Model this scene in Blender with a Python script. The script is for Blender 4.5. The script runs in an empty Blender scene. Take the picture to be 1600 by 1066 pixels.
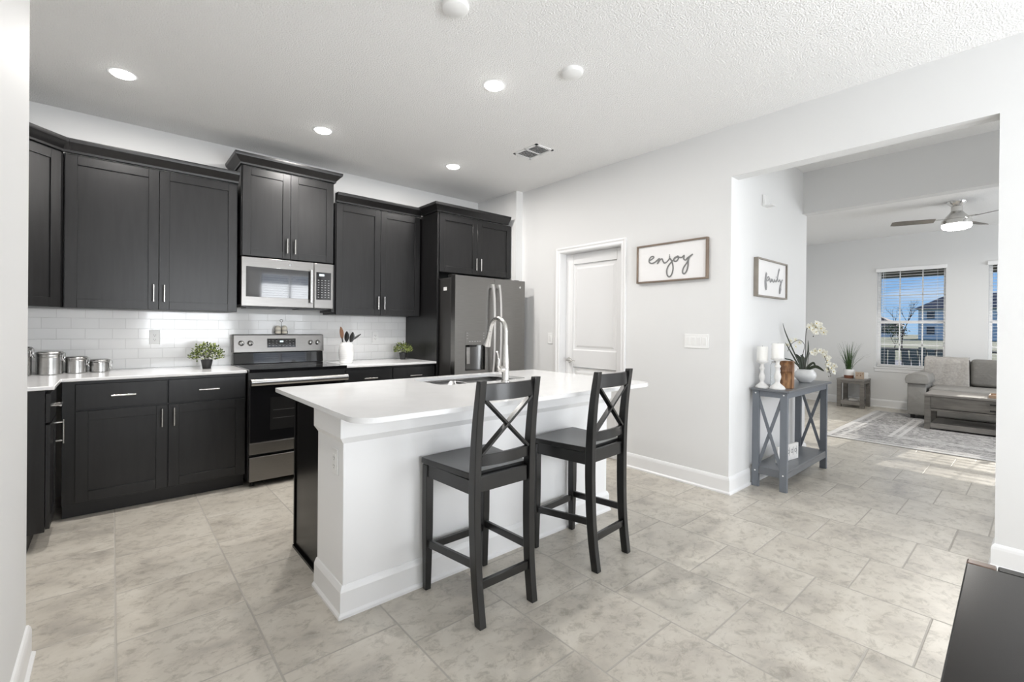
import bpy, bmesh, math, random
from mathutils import Vector, Matrix
PI = math.pi
rng = random.Random(7)
sc = bpy.context.scene
COL = sc.collection

# ------------------------------------------------------------------ camera
F_PX, CY = 720.49, 514.35
yaw, pitch, roll = .713856, -.0028525, .00935
fw = Vector((math.sin(yaw)*math.cos(pitch), math.cos(yaw)*math.cos(pitch), math.sin(pitch)))
rt = fw.cross(Vector((0, 0, 1))).normalized(); up = rt.cross(fw)
rt2 = rt*math.cos(roll) + up*math.sin(roll); up2 = -rt*math.sin(roll) + up*math.cos(roll)
cam = bpy.data.objects.new('camera', bpy.data.cameras.new('camera')); COL.objects.link(cam)
m = Matrix((rt2, up2, -fw)).transposed().to_4x4(); m.translation = (0, 0, 1.27)
cam.matrix_world = m
cam.data.sensor_width = 36; cam.data.lens = F_PX*36/1600; cam.data.shift_y = -(533-CY)/1600
cam.data.clip_start = .02; cam.data.clip_end = 500
sc.camera = cam

# ------------------------------------------------------------------ world, sun, daylight
world = bpy.data.worlds.new('sky'); sc.world = world; world.use_nodes = True
nt = world.node_tree; nt.nodes.clear()
wo = nt.nodes.new('ShaderNodeOutputWorld'); wb = nt.nodes.new('ShaderNodeBackground')
stc = nt.nodes.new('ShaderNodeTexCoord'); ssp = nt.nodes.new('ShaderNodeSeparateXYZ'); nt.links.new(stc.outputs['Generated'], ssp.inputs[0])
sra = nt.nodes.new('ShaderNodeValToRGB'); se = sra.color_ramp.elements
se[0].position = 0; se[0].color = (.34, .55, .80, 1); se[1].position = .6; se[1].color = (.07, .20, .55, 1); q = se.new(.14); q.color = (.15, .37, .76, 1)
nt.links.new(ssp.outputs[2], sra.inputs[0])
scm = nt.nodes.new('ShaderNodeMapping'); scm.inputs['Scale'].default_value = (1, 1, 5); nt.links.new(stc.outputs['Generated'], scm.inputs[0])
scn = nt.nodes.new('ShaderNodeTexNoise'); scn.inputs['Scale'].default_value = 4; scn.inputs['Detail'].default_value = 8; nt.links.new(scm.outputs[0], scn.inputs['Vector'])
scr = nt.nodes.new('ShaderNodeValToRGB'); scr.color_ramp.elements[0].position = .52; scr.color_ramp.elements[1].position = .8; nt.links.new(scn.outputs[0], scr.inputs[0])
smx = nt.nodes.new('ShaderNodeMix'); smx.data_type = 'RGBA'; nt.links.new(scr.outputs[0], smx.inputs[0]); nt.links.new(sra.outputs[0], smx.inputs[6]); smx.inputs[7].default_value = (.8, .86, .93, 1)
wb.inputs['Strength'].default_value = .85
nt.links.new(smx.outputs[2], wb.inputs[0]); nt.links.new(wb.outputs[0], wo.inputs[0])

def add_light(name, kind, loc, energy, direction=None, size=(1, 1), color=(1, 1, 1), angle=None, parent=None):
    d = bpy.data.lights.new(name, kind); d.energy = energy; d.color = color
    if kind == 'AREA':
        d.shape = 'RECTANGLE'; d.size, d.size_y = size
        if size[0] == size[1] and size[0] < .3: d.shape = 'DISK'
    if kind == 'SUN' and angle: d.angle = angle
    o = bpy.data.objects.new(name, d); COL.objects.link(o); o.location = loc
    if direction is not None: o.rotation_euler = Vector(direction).to_track_quat('-Z', 'Y').to_euler()
    if parent: o.parent = parent
    return o
add_light('sun', 'SUN', (20, 0, 20), 4.5, (-.93, .115, -.335), color=(1, .95, .86), angle=.009)
# daylight entering by the dining windows behind and the front door glazing of the hall
add_light('daylight_patio', 'AREA', (2.95, -2.34, 1.25), 64, (0, 1, .55), (1.2, 2.2), (.96, .98, 1))
add_light('daylight_dining', 'AREA', (1.2, -2.34, 1.45), 80, (0, 1, .55), (1.5, 1.3), (.96, .98, 1))
add_light('daylight_entry', 'AREA', (4.45, -2.34, 1.3), 19, (0, 1, 0), (1.1, 2.0), (1, .99, .975))
add_light('lounge_fill', 'AREA', (7.6, -2.60, 1.5), 75, (0, 1, 0), (2.2, 1.5), (.94, .97, 1))  # added fill lamp at an unseen, invented living room side window
sc.view_settings.view_transform = 'Standard'; sc.view_settings.look = 'None'
sc.view_settings.exposure = .30; sc.view_settings.gamma = 1; sc.view_settings.use_curve_mapping = False
sc.cycles.use_denoising = True; sc.cycles.max_bounces = 10; sc.cycles.diffuse_bounces = 6
sc.cycles.glossy_bounces = 4; sc.cycles.transmission_bounces = 6; sc.cycles.transparent_max_bounces = 8
sc.cycles.sample_clamp_indirect = 6; sc.cycles.caustics_reflective = False; sc.cycles.caustics_refractive = False

# ------------------------------------------------------------------ materials
def srgb(r, g, b):
    f = lambda c: (c/255)/12.92 if c/255 <= .04045 else ((c/255+.055)/1.055)**2.4
    return (f(r), f(g), f(b), 1)
MATS = {}
def mat(name, col, rough=.5, metal=0, noise=None, bump=None, spec=None, coat=None, emit=None, mix=None, wood=None):
    """noise=(scale, strength) roughness/colour mottling; bump=(scale, strength, distance)"""
    if name in MATS: return MATS[name]
    mm = bpy.data.materials.new(name); mm.use_nodes = True; t = mm.node_tree; b = t.nodes['Principled BSDF']
    b.inputs['Base Color'].default_value = col; b.inputs['Roughness'].default_value = rough; b.inputs['Metallic'].default_value = metal
    if spec is not None: b.inputs['Specular IOR Level'].default_value = spec
    if coat: b.inputs['Coat Weight'].default_value = coat[0]; b.inputs['Coat Roughness'].default_value = coat[1]
    if emit: b.inputs['Emission Color'].default_value = emit[0]; b.inputs['Emission Strength'].default_value = emit[1]
    tc = t.nodes.new('ShaderNodeTexCoord')
    if noise or wood:
        mp = t.nodes.new('ShaderNodeMapping'); t.links.new(tc.outputs['Object'], mp.inputs[0])
        if wood: mp.inputs['Scale'].default_value = wood
        n = t.nodes.new('ShaderNodeTexNoise'); n.inputs['Scale'].default_value = noise[0]; n.inputs['Detail'].default_value = 6
        t.links.new(mp.outputs[0], n.inputs['Vector'])
        mx = t.nodes.new('ShaderNodeMix'); mx.data_type = 'RGBA'
        c2 = mix or tuple(min(1, c*(1-noise[1])) for c in col[:3])+(1,)
        mx.inputs[6].default_value = col; mx.inputs[7].default_value = c2
        rp = t.nodes.new('ShaderNodeValToRGB'); rp.color_ramp.elements[0].position = .38; rp.color_ramp.elements[1].position = .62
        t.links.new(n.outputs[0], rp.inputs[0]); t.links.new(rp.outputs[0], mx.inputs[0]); t.links.new(mx.outputs[2], b.inputs['Base Color'])
    if bump:
        n2 = t.nodes.new('ShaderNodeTexNoise'); n2.inputs['Scale'].default_value = bump[0]; n2.inputs['Detail'].default_value = 3
        t.links.new(tc.outputs['Object'], n2.inputs['Vector'])
        bp = t.nodes.new('ShaderNodeBump'); bp.inputs['Strength'].default_value = bump[1]; bp.inputs['Distance'].default_value = bump[2]
        t.links.new(n2.outputs[0], bp.inputs['Height']); t.links.new(bp.outputs[0], b.inputs['Normal'])
    MATS[name] = mm
    return mm

WALL = mat('wall_paint', (.715, .715, .71, 1), .65, bump=(180, .15, .002))
CEIL = mat('ceiling_texture', (.86, .855, .845, 1), .8, bump=(110, .9, .009))
KNEE = mat('island_paint', (.82, .82, .82, 1), .5, bump=(180, .1, .001))
TRIM = mat('white_trim', (.80, .80, .80, 1), .32)
DOORM = mat('door_paint', (.78, .78, .78, 1), .35)
BLACKCAB = mat('espresso_black_wood', (.0105, .0102, .0106, 1), .34, spec=.44, noise=(6, .35), wood=(6, 6, .7), bump=(90, .04, .001))
BLACKCAB2 = mat('island_black_panel', (.006, .0055, .0055, 1), .22, spec=.3, noise=(6, .3), wood=(6, 6, .7))
TOEKICK = mat('toe_kick_black', (.012, .011, .011, 1), .5)
CHAIRM = mat('black_painted_wood', (.007, .0068, .0066, 1), .33, spec=.42, coat=(.35, .14), noise=(5, .3), wood=(1, 1, 1))
QUARTZ = mat('white_quartz', (.80, .80, .80, 1), .10, noise=(9, .03))
STEEL = mat('brushed_steel', (.42, .415, .405, 1), .27, 1, noise=(8, .12), wood=(1, 1, 40))
SLATE = mat('slate_steel', (.25, .244, .235, 1), .33, 1, noise=(8, .08), wood=(1, 1, 40))
RSTEEL = mat('range_steel', (.23, .222, .213, 1), .30, 1, noise=(8, .08), wood=(1, 1, 40))
HSTEEL = mat('handle_steel', (.74, .73, .72, 1), .36, 1)
CHROME = mat('chrome', (.75, .75, .75, 1), .08, 1)
NICKEL = mat('satin_nickel', (.66, .65, .63, 1), .22, 1)
BGLASS = mat('black_glass', (.008, .008, .009, 1), .05, coat=(.5, .03))
BPLAST = mat('black_plastic', (.015, .015, .015, 1), .3)
BLACKMET = mat('black_metal', (.02, .02, .02, 1), .35, .3)
CERAM = mat('white_ceramic', (.82, .82, .81, 1), .18)
MATTEW = mat('distressed_white', (.80, .79, .77, 1), .6, noise=(30, .08))
WAX = mat('candle_wax', (.88, .87, .84, 1), .5)
PLASTW = mat('white_plastic', (.82, .82, .81, 1), .35)
DARKPL = mat('slot_dark', (.05, .05, .05, 1), .5)
GREYP = mat('slate_blue_paint', srgb(112, 117, 124), .42, noise=(12, .06))
GREYP2 = mat('slate_blue_shelf', srgb(106, 109, 113), .32, noise=(12, .06))
GREYW = mat('weathered_grey_wood', srgb(120, 116, 110), .6, noise=(5, .3), wood=(7, 1.0, 7))
GREYW2 = mat('weathered_grey_top', srgb(138, 134, 129), .5, noise=(4, .25), wood=(8, 1.0, 8))
LIVEW = mat('live_edge_wood', srgb(184, 140, 98), .45, noise=(4, .45), wood=(9, 9, .9), mix=srgb(104, 70, 44))
FRAMEW = mat('frame_brown_wood', srgb(128, 112, 98), .55, noise=(7, .2), wood=(1, 1, 1))
SIGNW = mat('sign_white', (.80, .79, .785, 1), .6)
SIGNG = mat('sign_lettering', srgb(118, 118, 117), .6)
SIGNG2 = mat('sign_lettering_light', srgb(146, 146, 147), .6)
SPOONW = mat('spoon_wood', srgb(138, 100, 76), .5, noise=(8, .2), wood=(4, 4, 1))
LEAF = mat('leaf_green', srgb(98, 112, 52), .5, noise=(25, .6), mix=srgb(38, 52, 22))
LEAF2 = mat('leaf_light', srgb(160, 172, 96), .5)
ORLEAF = mat('orchid_leaf', srgb(38, 48, 27), .35)
STEMM = mat('dark_stem', srgb(50, 46, 34), .6)
GRASSL = mat('blade_green', srgb(62, 92, 44), .45, noise=(10, .4))
PETAL = mat('orchid_petal', srgb(240, 238, 226), .55)
PETALY = mat('orchid_throat', srgb(214, 190, 92), .5)
POTB = mat('black_pot', (.02, .02, .021, 1), .35)
TERRA = mat('brown_pot_base', srgb(122, 78, 58), .6)
SOFA = mat('grey_slipcover', srgb(143, 141, 137), .9, noise=(7, .08), bump=(14, .4, .02))
SOFAD = mat('grey_cushion', srgb(122, 120, 116), .9, noise=(7, .08), bump=(18, .5, .02))
THROW = mat('knit_throw', srgb(176, 172, 167), .95, noise=(38, .16), bump=(60, .7, .008))
DARKT = mat('espresso_table', srgb(30, 27, 25), .24, spec=.25, noise=(4, .3), wood=(1, 8, 8))
DARKT_REFL = mat('table_end_copper_reflection', srgb(98, 76, 64), .25, noise=(4, .3), wood=(8, 1, 8))  # coppery reflection painted into the colour of the end strip
FANW = mat('fan_blade_grey', srgb(108, 102, 94), .45, noise=(3, .2), wood=(1, 6, 1))
LEDON = mat('lit_diffuser', (1, 1, 1, 1), .5, emit=((1, .98, .95, 1), 14))
CREAM = mat('cream_glaze', srgb(240, 233, 218), .25)
RAILM = mat('dark_blue_metal', srgb(36, 50, 62), .5)
CHAIRB = mat('navy_resin', srgb(38, 62, 78), .6)
PORCHC = mat('porch_concrete', srgb(160, 156, 148), .8)
PORCHB = mat('porch_soffit', srgb(92, 92, 84), .8)
GRASS = mat('lawn', srgb(120, 124, 84), .95, noise=(2, .25))
ROAD = mat('asphalt', srgb(120, 120, 120), .9)
HOUSEW = mat('house_stucco', srgb(236, 234, 230), .8)
HOUSER = mat('roof_shingle', srgb(142, 122, 112), .85, noise=(3, .2))
HOUSEG = mat('house_window_glass', srgb(60, 70, 80), .1)
BARK = mat('bark', srgb(90, 76, 64), .9)
BUSHM = mat('tree_foliage', srgb(104, 116, 72), .9, noise=(3, .5))
BLINDM = mat('white_blind', (.86, .86, .86, 1), .45)
VINYL = mat('window_vinyl', (.86, .86, .86, 1), .35)
DARKIN = mat('sink_steel', (.5, .5, .5, 1), .45, 1)

def glass_mat():
    mm = bpy.data.materials.new('window_glass'); mm.use_nodes = True; t = mm.node_tree; t.nodes.clear()
    o = t.nodes.new('ShaderNodeOutputMaterial'); mx = t.nodes.new('ShaderNodeMixShader')
    tr = t.nodes.new('ShaderNodeBsdfTransparent'); gl = t.nodes.new('ShaderNodeBsdfGlossy'); gl.inputs['Roughness'].default_value = .02
    fr = t.nodes.new('ShaderNodeFresnel'); fr.inputs[0].default_value = 1.25
    t.links.new(fr.outputs[0], mx.inputs[0]); t.links.new(tr.outputs[0], mx.inputs[1]); t.links.new(gl.outputs[0], mx.inputs[2]); t.links.new(mx.outputs[0], o.inputs[0])
    return mm
GLASS = glass_mat()

class NB:
    """tiny helper for shader math"""
    def __init__(s, t): s.t = t
    def m(s, op, a, b=None, c=None):
        n = s.t.nodes.new('ShaderNodeMath'); n.operation = op
        for i, v in enumerate((a, b, c)):
            if v is None: continue
            if isinstance(v, (int, float)): n.inputs[i].default_value = v
            else: s.t.links.new(v, n.inputs[i])
        return n.outputs[0]

def floor_mat():
    mm = bpy.data.materials.new('floor_tile'); mm.use_nodes = True; t = mm.node_tree; b = t.nodes['Principled BSDF']; N = NB(t)
    g = t.nodes.new('ShaderNodeNewGeometry'); sp = t.nodes.new('ShaderNodeSeparateXYZ'); t.links.new(g.outputs['Position'], sp.inputs[0])
    W, P = .4555, .447
    u = N.m('DIVIDE', N.m('SUBTRACT', sp.outputs[0], .016), W); k = N.m('FLOOR', u)
    v0 = N.m('ADD', N.m('MULTIPLY', k, .1365), N.m('MULTIPLY', N.m('MINIMUM', k, 4.0), .0155))
    v = N.m('DIVIDE', N.m('ADD', N.m('SUBTRACT', sp.outputs[1], 2.40), v0), P); j = N.m('FLOOR', v)
    fu = N.m('FRACT', u); fv = N.m('FRACT', v)
    du = N.m('MULTIPLY', N.m('MINIMUM', fu, N.m('SUBTRACT', 1.0, fu)), W)
    dv = N.m('MULTIPLY', N.m('MINIMUM', fv, N.m('SUBTRACT', 1.0, fv)), P)
    d = N.m('MINIMUM', du, dv)
    mr = t.nodes.new('ShaderNodeMapRange'); mr.inputs[1].default_value = .0028; mr.inputs[2].default_value = .0046; mr.inputs[3].default_value = 1; mr.inputs[4].default_value = 0
    t.links.new(d, mr.inputs[0]); grout = mr.outputs[0]
    cb = t.nodes.new('ShaderNodeCombineXYZ'); t.links.new(k, cb.inputs[0]); t.links.new(j, cb.inputs[1])
    wn = t.nodes.new('ShaderNodeTexWhiteNoise'); wn.noise_dimensions = '3D'; t.links.new(cb.outputs[0], wn.inputs['Vector'])
    # vein texture shifted per tile
    vm = t.nodes.new('ShaderNodeVectorMath'); vm.operation = 'MULTIPLY_ADD'; t.links.new(wn.outputs['Color'], vm.inputs[0]); vm.inputs[1].default_value = (9, 9, 9); t.links.new(g.outputs['Position'], vm.inputs[2])
    mp = t.nodes.new('ShaderNodeMapping'); mp.inputs['Scale'].default_value = (1, 1.25, 1); mp.inputs['Rotation'].default_value = (0, 0, .25); t.links.new(vm.outputs[0], mp.inputs[0])
    n1 = t.nodes.new('ShaderNodeTexNoise'); n1.inputs['Scale'].default_value = 3.4; n1.inputs['Detail'].default_value = 9; n1.inputs['Roughness'].default_value = .62; n1.inputs['Distortion'].default_value = .25; t.links.new(mp.outputs[0], n1.inputs['Vector'])
    n2 = t.nodes.new('ShaderNodeTexNoise'); n2.inputs['Scale'].default_value = 17; n2.inputs['Detail'].default_value = 8; n2.inputs['Roughness'].default_value = .75; n2.inputs['Distortion'].default_value = .5; t.links.new(mp.outputs[0], n2.inputs['Vector'])
    cr = t.nodes.new('ShaderNodeValToRGB'); e = cr.color_ramp.elements
    e[0].position = .34; e[0].color = (.41, .38, .335, 1); e[1].position = .64; e[1].color = (.60, .565, .50, 1)
    m1 = e.new(.47); m1.color = (.53, .493, .43, 1)
    t.links.new(n1.outputs[0], cr.inputs[0])
    cr2 = t.nodes.new('ShaderNodeValToRGB'); e = cr2.color_ramp.elements; e[0].position = .38; e[0].color = (.66, .65, .63, 1); e[1].position = .50; e[1].color = (1, 1, 1, 1)
    t.links.new(n2.outputs[0], cr2.inputs[0])
    mu = t.nodes.new('ShaderNodeMix'); mu.data_type = 'RGBA'; mu.blend_type = 'MULTIPLY'; mu.inputs[0].default_value = .75
    t.links.new(cr.outputs[0], mu.inputs[6]); t.links.new(cr2.outputs[0], mu.inputs[7])
    br = t.nodes.new('ShaderNodeMix'); br.data_type = 'RGBA'; br.blend_type = 'MULTIPLY'; br.inputs[0].default_value = 1
    vv = N.m('ADD', N.m('MULTIPLY', wn.outputs['Value'], .08), .94); cc = t.nodes.new('ShaderNodeCombineColor')
    for i in range(3): t.links.new(vv, cc.inputs[i])
    t.links.new(mu.outputs[2], br.inputs[6]); t.links.new(cc.outputs[0], br.inputs[7])
    fin = t.nodes.new('ShaderNodeMix'); fin.data_type = 'RGBA'; t.links.new(grout, fin.inputs[0]); t.links.new(br.outputs[2], fin.inputs[6]); fin.inputs[7].default_value = (.405, .38, .34, 1)
    t.links.new(fin.outputs[2], b.inputs['Base Color'])
    rg = N.m('ADD', N.m('MULTIPLY', grout, .45), .32); t.links.new(rg, b.inputs['Roughness'])
    hh = N.m('SUBTRACT', N.m('MULTIPLY', n2.outputs[0], .05), grout)
    bp = t.nodes.new('ShaderNodeBump'); bp.inputs['Strength'].default_value = .5; bp.inputs['Distance'].default_value = .0025; t.links.new(hh, bp.inputs['Height']); t.links.new(bp.outputs[0], b.inputs['Normal'])
    return mm
FLOORM = floor_mat()

def subway_mat():
    mm = bpy.data.materials.new('subway_tile'); mm.use_nodes = True; t = mm.node_tree; b = t.nodes['Principled BSDF']
    g = t.nodes.new('ShaderNodeNewGeometry'); sp = t.nodes.new('ShaderNodeSeparateXYZ'); t.links.new(g.outputs['Position'], sp.inputs[0])
    cb = t.nodes.new('ShaderNodeCombineXYZ'); t.links.new(sp.outputs[0], cb.inputs[0])
    N = NB(t); t.links.new(N.m('SUBTRACT', sp.outputs[2], .92), cb.inputs[1])
    bk = t.nodes.new('ShaderNodeTexBrick'); bk.inputs['Scale'].default_value = 1; bk.offset = .5
    bk.inputs['Brick Width'].default_value = .155; bk.inputs['Row Height'].default_value = .0785; bk.inputs['Mortar Size'].default_value = .0016; bk.inputs['Mortar Smooth'].default_value = .3
    bk.inputs['Color1'].default_value = (.86, .86, .855, 1); bk.inputs['Color2'].default_value = (.82, .82, .815, 1); bk.inputs['Mortar'].default_value = (.70, .70, .69, 1)
    t.links.new(cb.outputs[0], bk.inputs['Vector']); t.links.new(bk.outputs['Color'], b.inputs['Base Color'])
    b.inputs['Roughness'].default_value = .09
    bp = t.nodes.new('ShaderNodeBump'); bp.invert = True; bp.inputs['Strength'].default_value = .7; bp.inputs['Distance'].default_value = .002
    nz = t.nodes.new('ShaderNodeTexNoise'); nz.inputs['Scale'].default_value = 9; t.links.new(g.outputs['Position'], nz.inputs['Vector'])
    t.links.new(N.m('ADD', bk.outputs['Fac'], N.m('MULTIPLY', nz.outputs[0], .5)), bp.inputs['Height']); t.links.new(bp.outputs[0], b.inputs['Normal'])
    return mm
SUBWAY = subway_mat()

def rug_mat():
    mm = bpy.data.materials.new('rug_weave'); mm.use_nodes = True; t = mm.node_tree; b = t.nodes['Principled BSDF']; b.inputs['Roughness'].default_value = .95; N = NB(t)
    tc = t.nodes.new('ShaderNodeTexCoord'); sp = t.nodes.new('ShaderNodeSeparateXYZ'); t.links.new(tc.outputs['Object'], sp.inputs[0])
    # distance from the edge of the 3.0 x 4.0 rug
    d = N.m('MINIMUM', N.m('SUBTRACT', 1.35, N.m('ABSOLUTE', sp.outputs[0])), N.m('SUBTRACT', 1.75, N.m('ABSOLUTE', sp.outputs[1])))
    cr = t.nodes.new('ShaderNodeValToRGB'); cr.color_ramp.interpolation = 'CONSTANT'; e = cr.color_ramp.elements
    G = lambda v: (v, v*.99, v*.98, 1)
    e[0].position = 0; e[0].color = G(.50); e[1].position = .06; e[1].color = G(.22)
    for p_, v_ in ((.13, .42), (.17, .17), (.52, .44), (.56, .22), (.60, .42), (.64, .16)):
        q = e.new(p_); q.color = G(v_)
    t.links.new(d, cr.inputs[0])
    n = t.nodes.new('ShaderNodeTexNoise'); n.inputs['Scale'].default_value = 9; n.inputs['Detail'].default_value = 7; n.inputs['Roughness'].default_value = .8; n.inputs['Distortion'].default_value = 2; t.links.new(tc.outputs['Object'], n.inputs['Vector'])
    r2 = t.nodes.new('ShaderNodeValToRGB'); r2.color_ramp.elements[0].position = .42; r2.color_ramp.elements[1].position = .56; t.links.new(n.outputs[0], r2.inputs[0])
    mx = t.nodes.new('ShaderNodeMix'); mx.data_type = 'RGBA'; t.links.new(N.m('MULTIPLY', r2.outputs[0], .72), mx.inputs[0]); t.links.new(cr.outputs[0], mx.inputs[6]); mx.inputs[7].default_value = (.50, .485, .475, 1)
    t.links.new(mx.outputs[2], b.inputs['Base Color'])
    return mm
RUGM = rug_mat()

# ------------------------------------------------------------------ mesh builder
class MB:
    def __init__(s): s.bm = bmesh.new(); s.mats = []; s.cur = 0
    def use(s, mt):
        if mt not in s.mats: s.mats.append(mt)
        s.cur = s.mats.index(mt); return s
    def face(s, vs):
        try: f = s.bm.faces.new(vs); f.material_index = s.cur; return f
        except ValueError: return None
    def hexa(s, P):
        v = [s.bm.verts.new(p) for p in P]
        for q in ((0, 3, 2, 1), (4, 5, 6, 7), (0, 1, 5, 4), (1, 2, 6, 5), (2, 3, 7, 6), (3, 0, 4, 7)): s.face([v[i] for i in q])
        return s
    def box(s, x0, x1, y0, y1, z0, z1):
        return s.hexa([(x0, y0, z0), (x1, y0, z0), (x1, y1, z0), (x0, y1, z0), (x0, y0, z1), (x1, y0, z1), (x1, y1, z1), (x0, y1, z1)])
    def bar(s, a, b, w, h, upv=(0, 0, 1)):
        a, b = Vector(a), Vector(b); d = (b-a).normalized(); u = Vector(upv)
        r = d.cross(u)
        if r.length < 1e-4: r = d.cross(Vector((0, 1, 0)))
        r.normalize(); u = r.cross(d)
        P = []
        for c in (a, b): P += [c - r*w/2 - u*h/2, c + r*w/2 - u*h/2, c + r*w/2 + u*h/2, c - r*w/2 + u*h/2]
        return s.hexa(P)
    def loft(s, rings, closed=True, caps=True):
        R = [[s.bm.verts.new(p) for p in r] for r in rings]; n = len(R[0])
        for a, b in zip(R, R[1:]):
            for i in range(n if closed else n-1): s.face([a[i], a[(i+1) % n], b[(i+1) % n], b[i]])
        if caps and closed: s.face(R[0][::-1]); s.face(R[-1])
        return s
    def tube(s, pts, r, n=10, flat=1.0, caps=True):
        pts = [Vector(p) for p in pts]; rings = []; prev = None
        for i, p in enumerate(pts):
            d = (pts[min(i+1, len(pts)-1)] - pts[max(i-1, 0)]).normalized()
            if prev is None:
                a = d.cross(Vector((0, 0, 1)))
                if a.length < .05: a = d.cross(Vector((1, 0, 0)))
                a.normalize()
            else: a = (prev - d*prev.dot(d)).normalized()
            prev = a; c = d.cross(a); rr = r[i] if isinstance(r, (list, tuple)) else r
            rings.append([p + a*math.cos(t*2*PI/n)*rr + c*math.sin(t*2*PI/n)*rr*flat for t in range(n)])
        return s.loft(rings, True, caps)
    def lathe(s, prof, c=(0, 0, 0), n=32, axis=None):
        rings = []; M = Matrix.Identity(3)
        if axis is not None: M = Vector((0, 0, 1)).rotation_difference(Vector(axis)).to_matrix()
        for r, z in prof: rings.append([Vector(c) + M @ Vector((r*math.cos(t*2*PI/n), r*math.sin(t*2*PI/n), z)) for t in range(n)])
        if prof[0][0] > .008 and prof[-1][0] > .008: return s.loft(rings + [rings[0]], True, False)
        return s.loft(rings)
    def cyl(s, a, b, r, n=20):
        a, b = Vector(a), Vector(b); return s.lathe([(r, 0), (r, (b-a).length)], a, n, (b-a))
    def prism(s, poly, z0, z1):
        return s.loft([[(x, y, z0) for x, y in poly], [(x, y, z1) for x, y in poly]])
    def sweep(s, path, prof, closed=False):
        """path: plan points (x, y); prof: (outward, z); outward is to the right of travel; mitred"""
        n = len(path); P = [Vector(p) for p in path]; rings = []
        for i in range(n):
            ds = []
            if i > 0 or closed: ds.append((P[i]-P[i-1]).normalized())
            if i < n-1 or closed: ds.append((P[(i+1) % n]-P[i]).normalized())
            ns = [Vector((d.y, -d.x)) for d in ds]
            if len(ns) == 2: q = (ns[0]+ns[1]); q = q / (1+ns[0].dot(ns[1]))
            else: q = ns[0]
            rings.append([(P[i].x+q.x*o, P[i].y+q.y*o, z) for o, z in prof])
        if closed: rings.append(rings[0])
        return s.loft(rings, True, not closed)
    def build(s, name, mt=None, parent=None, bevel=0, smooth=40, loc=None, rz=0, seg=2):
        bmesh.ops.recalc_face_normals(s.bm, faces=s.bm.faces)
        me = bpy.data.meshes.new(name); s.bm.to_mesh(me); s.bm.free()
        for q in (s.mats or [mt]): me.materials.append(q)
        if smooth:
            me.shade_smooth(); me.set_sharp_from_angle(angle=math.radians(smooth))
        o = bpy.data.objects.new(name, me); COL.objects.link(o)
        if parent: o.parent = parent
        if loc: o.location = loc
        if rz: o.rotation_euler.z = rz
        if bevel:
            b = o.modifiers.new('bevel', 'BEVEL'); b.width = bevel; b.segments = seg; b.limit_method = 'ANGLE'; b.angle_limit = math.radians(50); b.harden_normals = False
        return o

def thing(name, label, cat, loc=(0, 0, 0), rz=0, group=None):
    o = bpy.data.objects.new(name, None); COL.objects.link(o); o.location = loc; o.rotation_euler.z = rz
    o.empty_display_size = .05
    return tag(o, label, cat, group)
def tag(o, label, cat, group=None):
    o['label'] = label; o['category'] = cat
    if group: o['group'] = group
    return o
def struct(o): o['kind'] = 'structure'; return o
def part_label(o, l): o['label'] = l; return o
def copy_tree(o, parent=None):
    c = o.copy(); COL.objects.link(c); c.parent = parent
    for ch in list(o.children): copy_tree(ch, c)
    return c
def B(x0, x1, y0, y1, z0, z1): return MB().box(x0, x1, y0, y1, z0, z1)
def spline(pts, n=6):
    P = [Vector(p) for p in pts]; out = []
    for i in range(len(P)-1):
        p0, p1, p2, p3 = P[max(i-1, 0)], P[i], P[i+1], P[min(i+2, len(P)-1)]
        for k in range(n):
            t = k/n
            out.append(.5*((2*p1)+(-p0+p2)*t+(2*p0-5*p1+4*p2-p3)*t*t+(-p0+3*p1-3*p2+p3)*t**3))
    out.append(P[-1]); return out

# ------------------------------------------------------------------ room shell
CZ = 2.845; YB = 4.72; XR = 3.60; XL = -.92
struct(B(-1.1, 9.9, -2.8, 4.9, -.12, 0).build('floor', FLOORM, smooth=0))
struct(B(-1.1, 9.9, -2.8, 4.9, CZ, CZ+.12).build('ceiling', CEIL, smooth=0))
struct(B(XL-.12, XR, YB, YB+.12, 0, CZ).build('wall_back', WALL, smooth=0))
struct(B(XL-.12, XL, 2.5, YB, 0, CZ).build('wall_left', WALL, smooth=0))
struct(B(XL-.12, -.24, -2.2, 2.5, 0, CZ).build('wall_near_left', WALL, smooth=0, bevel=.008))
# right wall with pantry door opening and cased-free passage; return beside the fridge
w = MB(); XT = 3.72
w.box(XR, XT, 3.375, 4.0, 0, CZ); w.box(XR, XT, 2.60, 3.375, 2.06, CZ); w.box(XR, XT, 1.588, 2.60, 0, CZ)
w.box(XR, XT, .166, 1.588, 2.45, CZ); w.box(XR, XT, -2.2, .166, 0, CZ)
w.box(3.50, XT, 3.985, YB, 0, CZ)
struct(w.build('wall_right', WALL, smooth=0))
struct(B(XT, 5.32, 1.588, 1.70, 0, CZ).build('wall_passage', WALL, smooth=0))
w = MB(); w.box(5.20, 5.32, -1.5, 1.588, 2.43, CZ); w.box(5.20, 5.32, -2.2, -1.5, 0, CZ); w.box(5.20, 5.32, 1.70, 2.9, 0, CZ)
struct(w.build('wall_lounge_near', WALL, smooth=0))
struct(B(XT, 5.32, 2.9, 3.0, 0, CZ).build('wall_pantry_back', WALL, smooth=0))
struct(B(5.32, 9.9, 2.93, 3.05, 0, CZ).build('wall_lounge_left', WALL, smooth=0))
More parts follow.
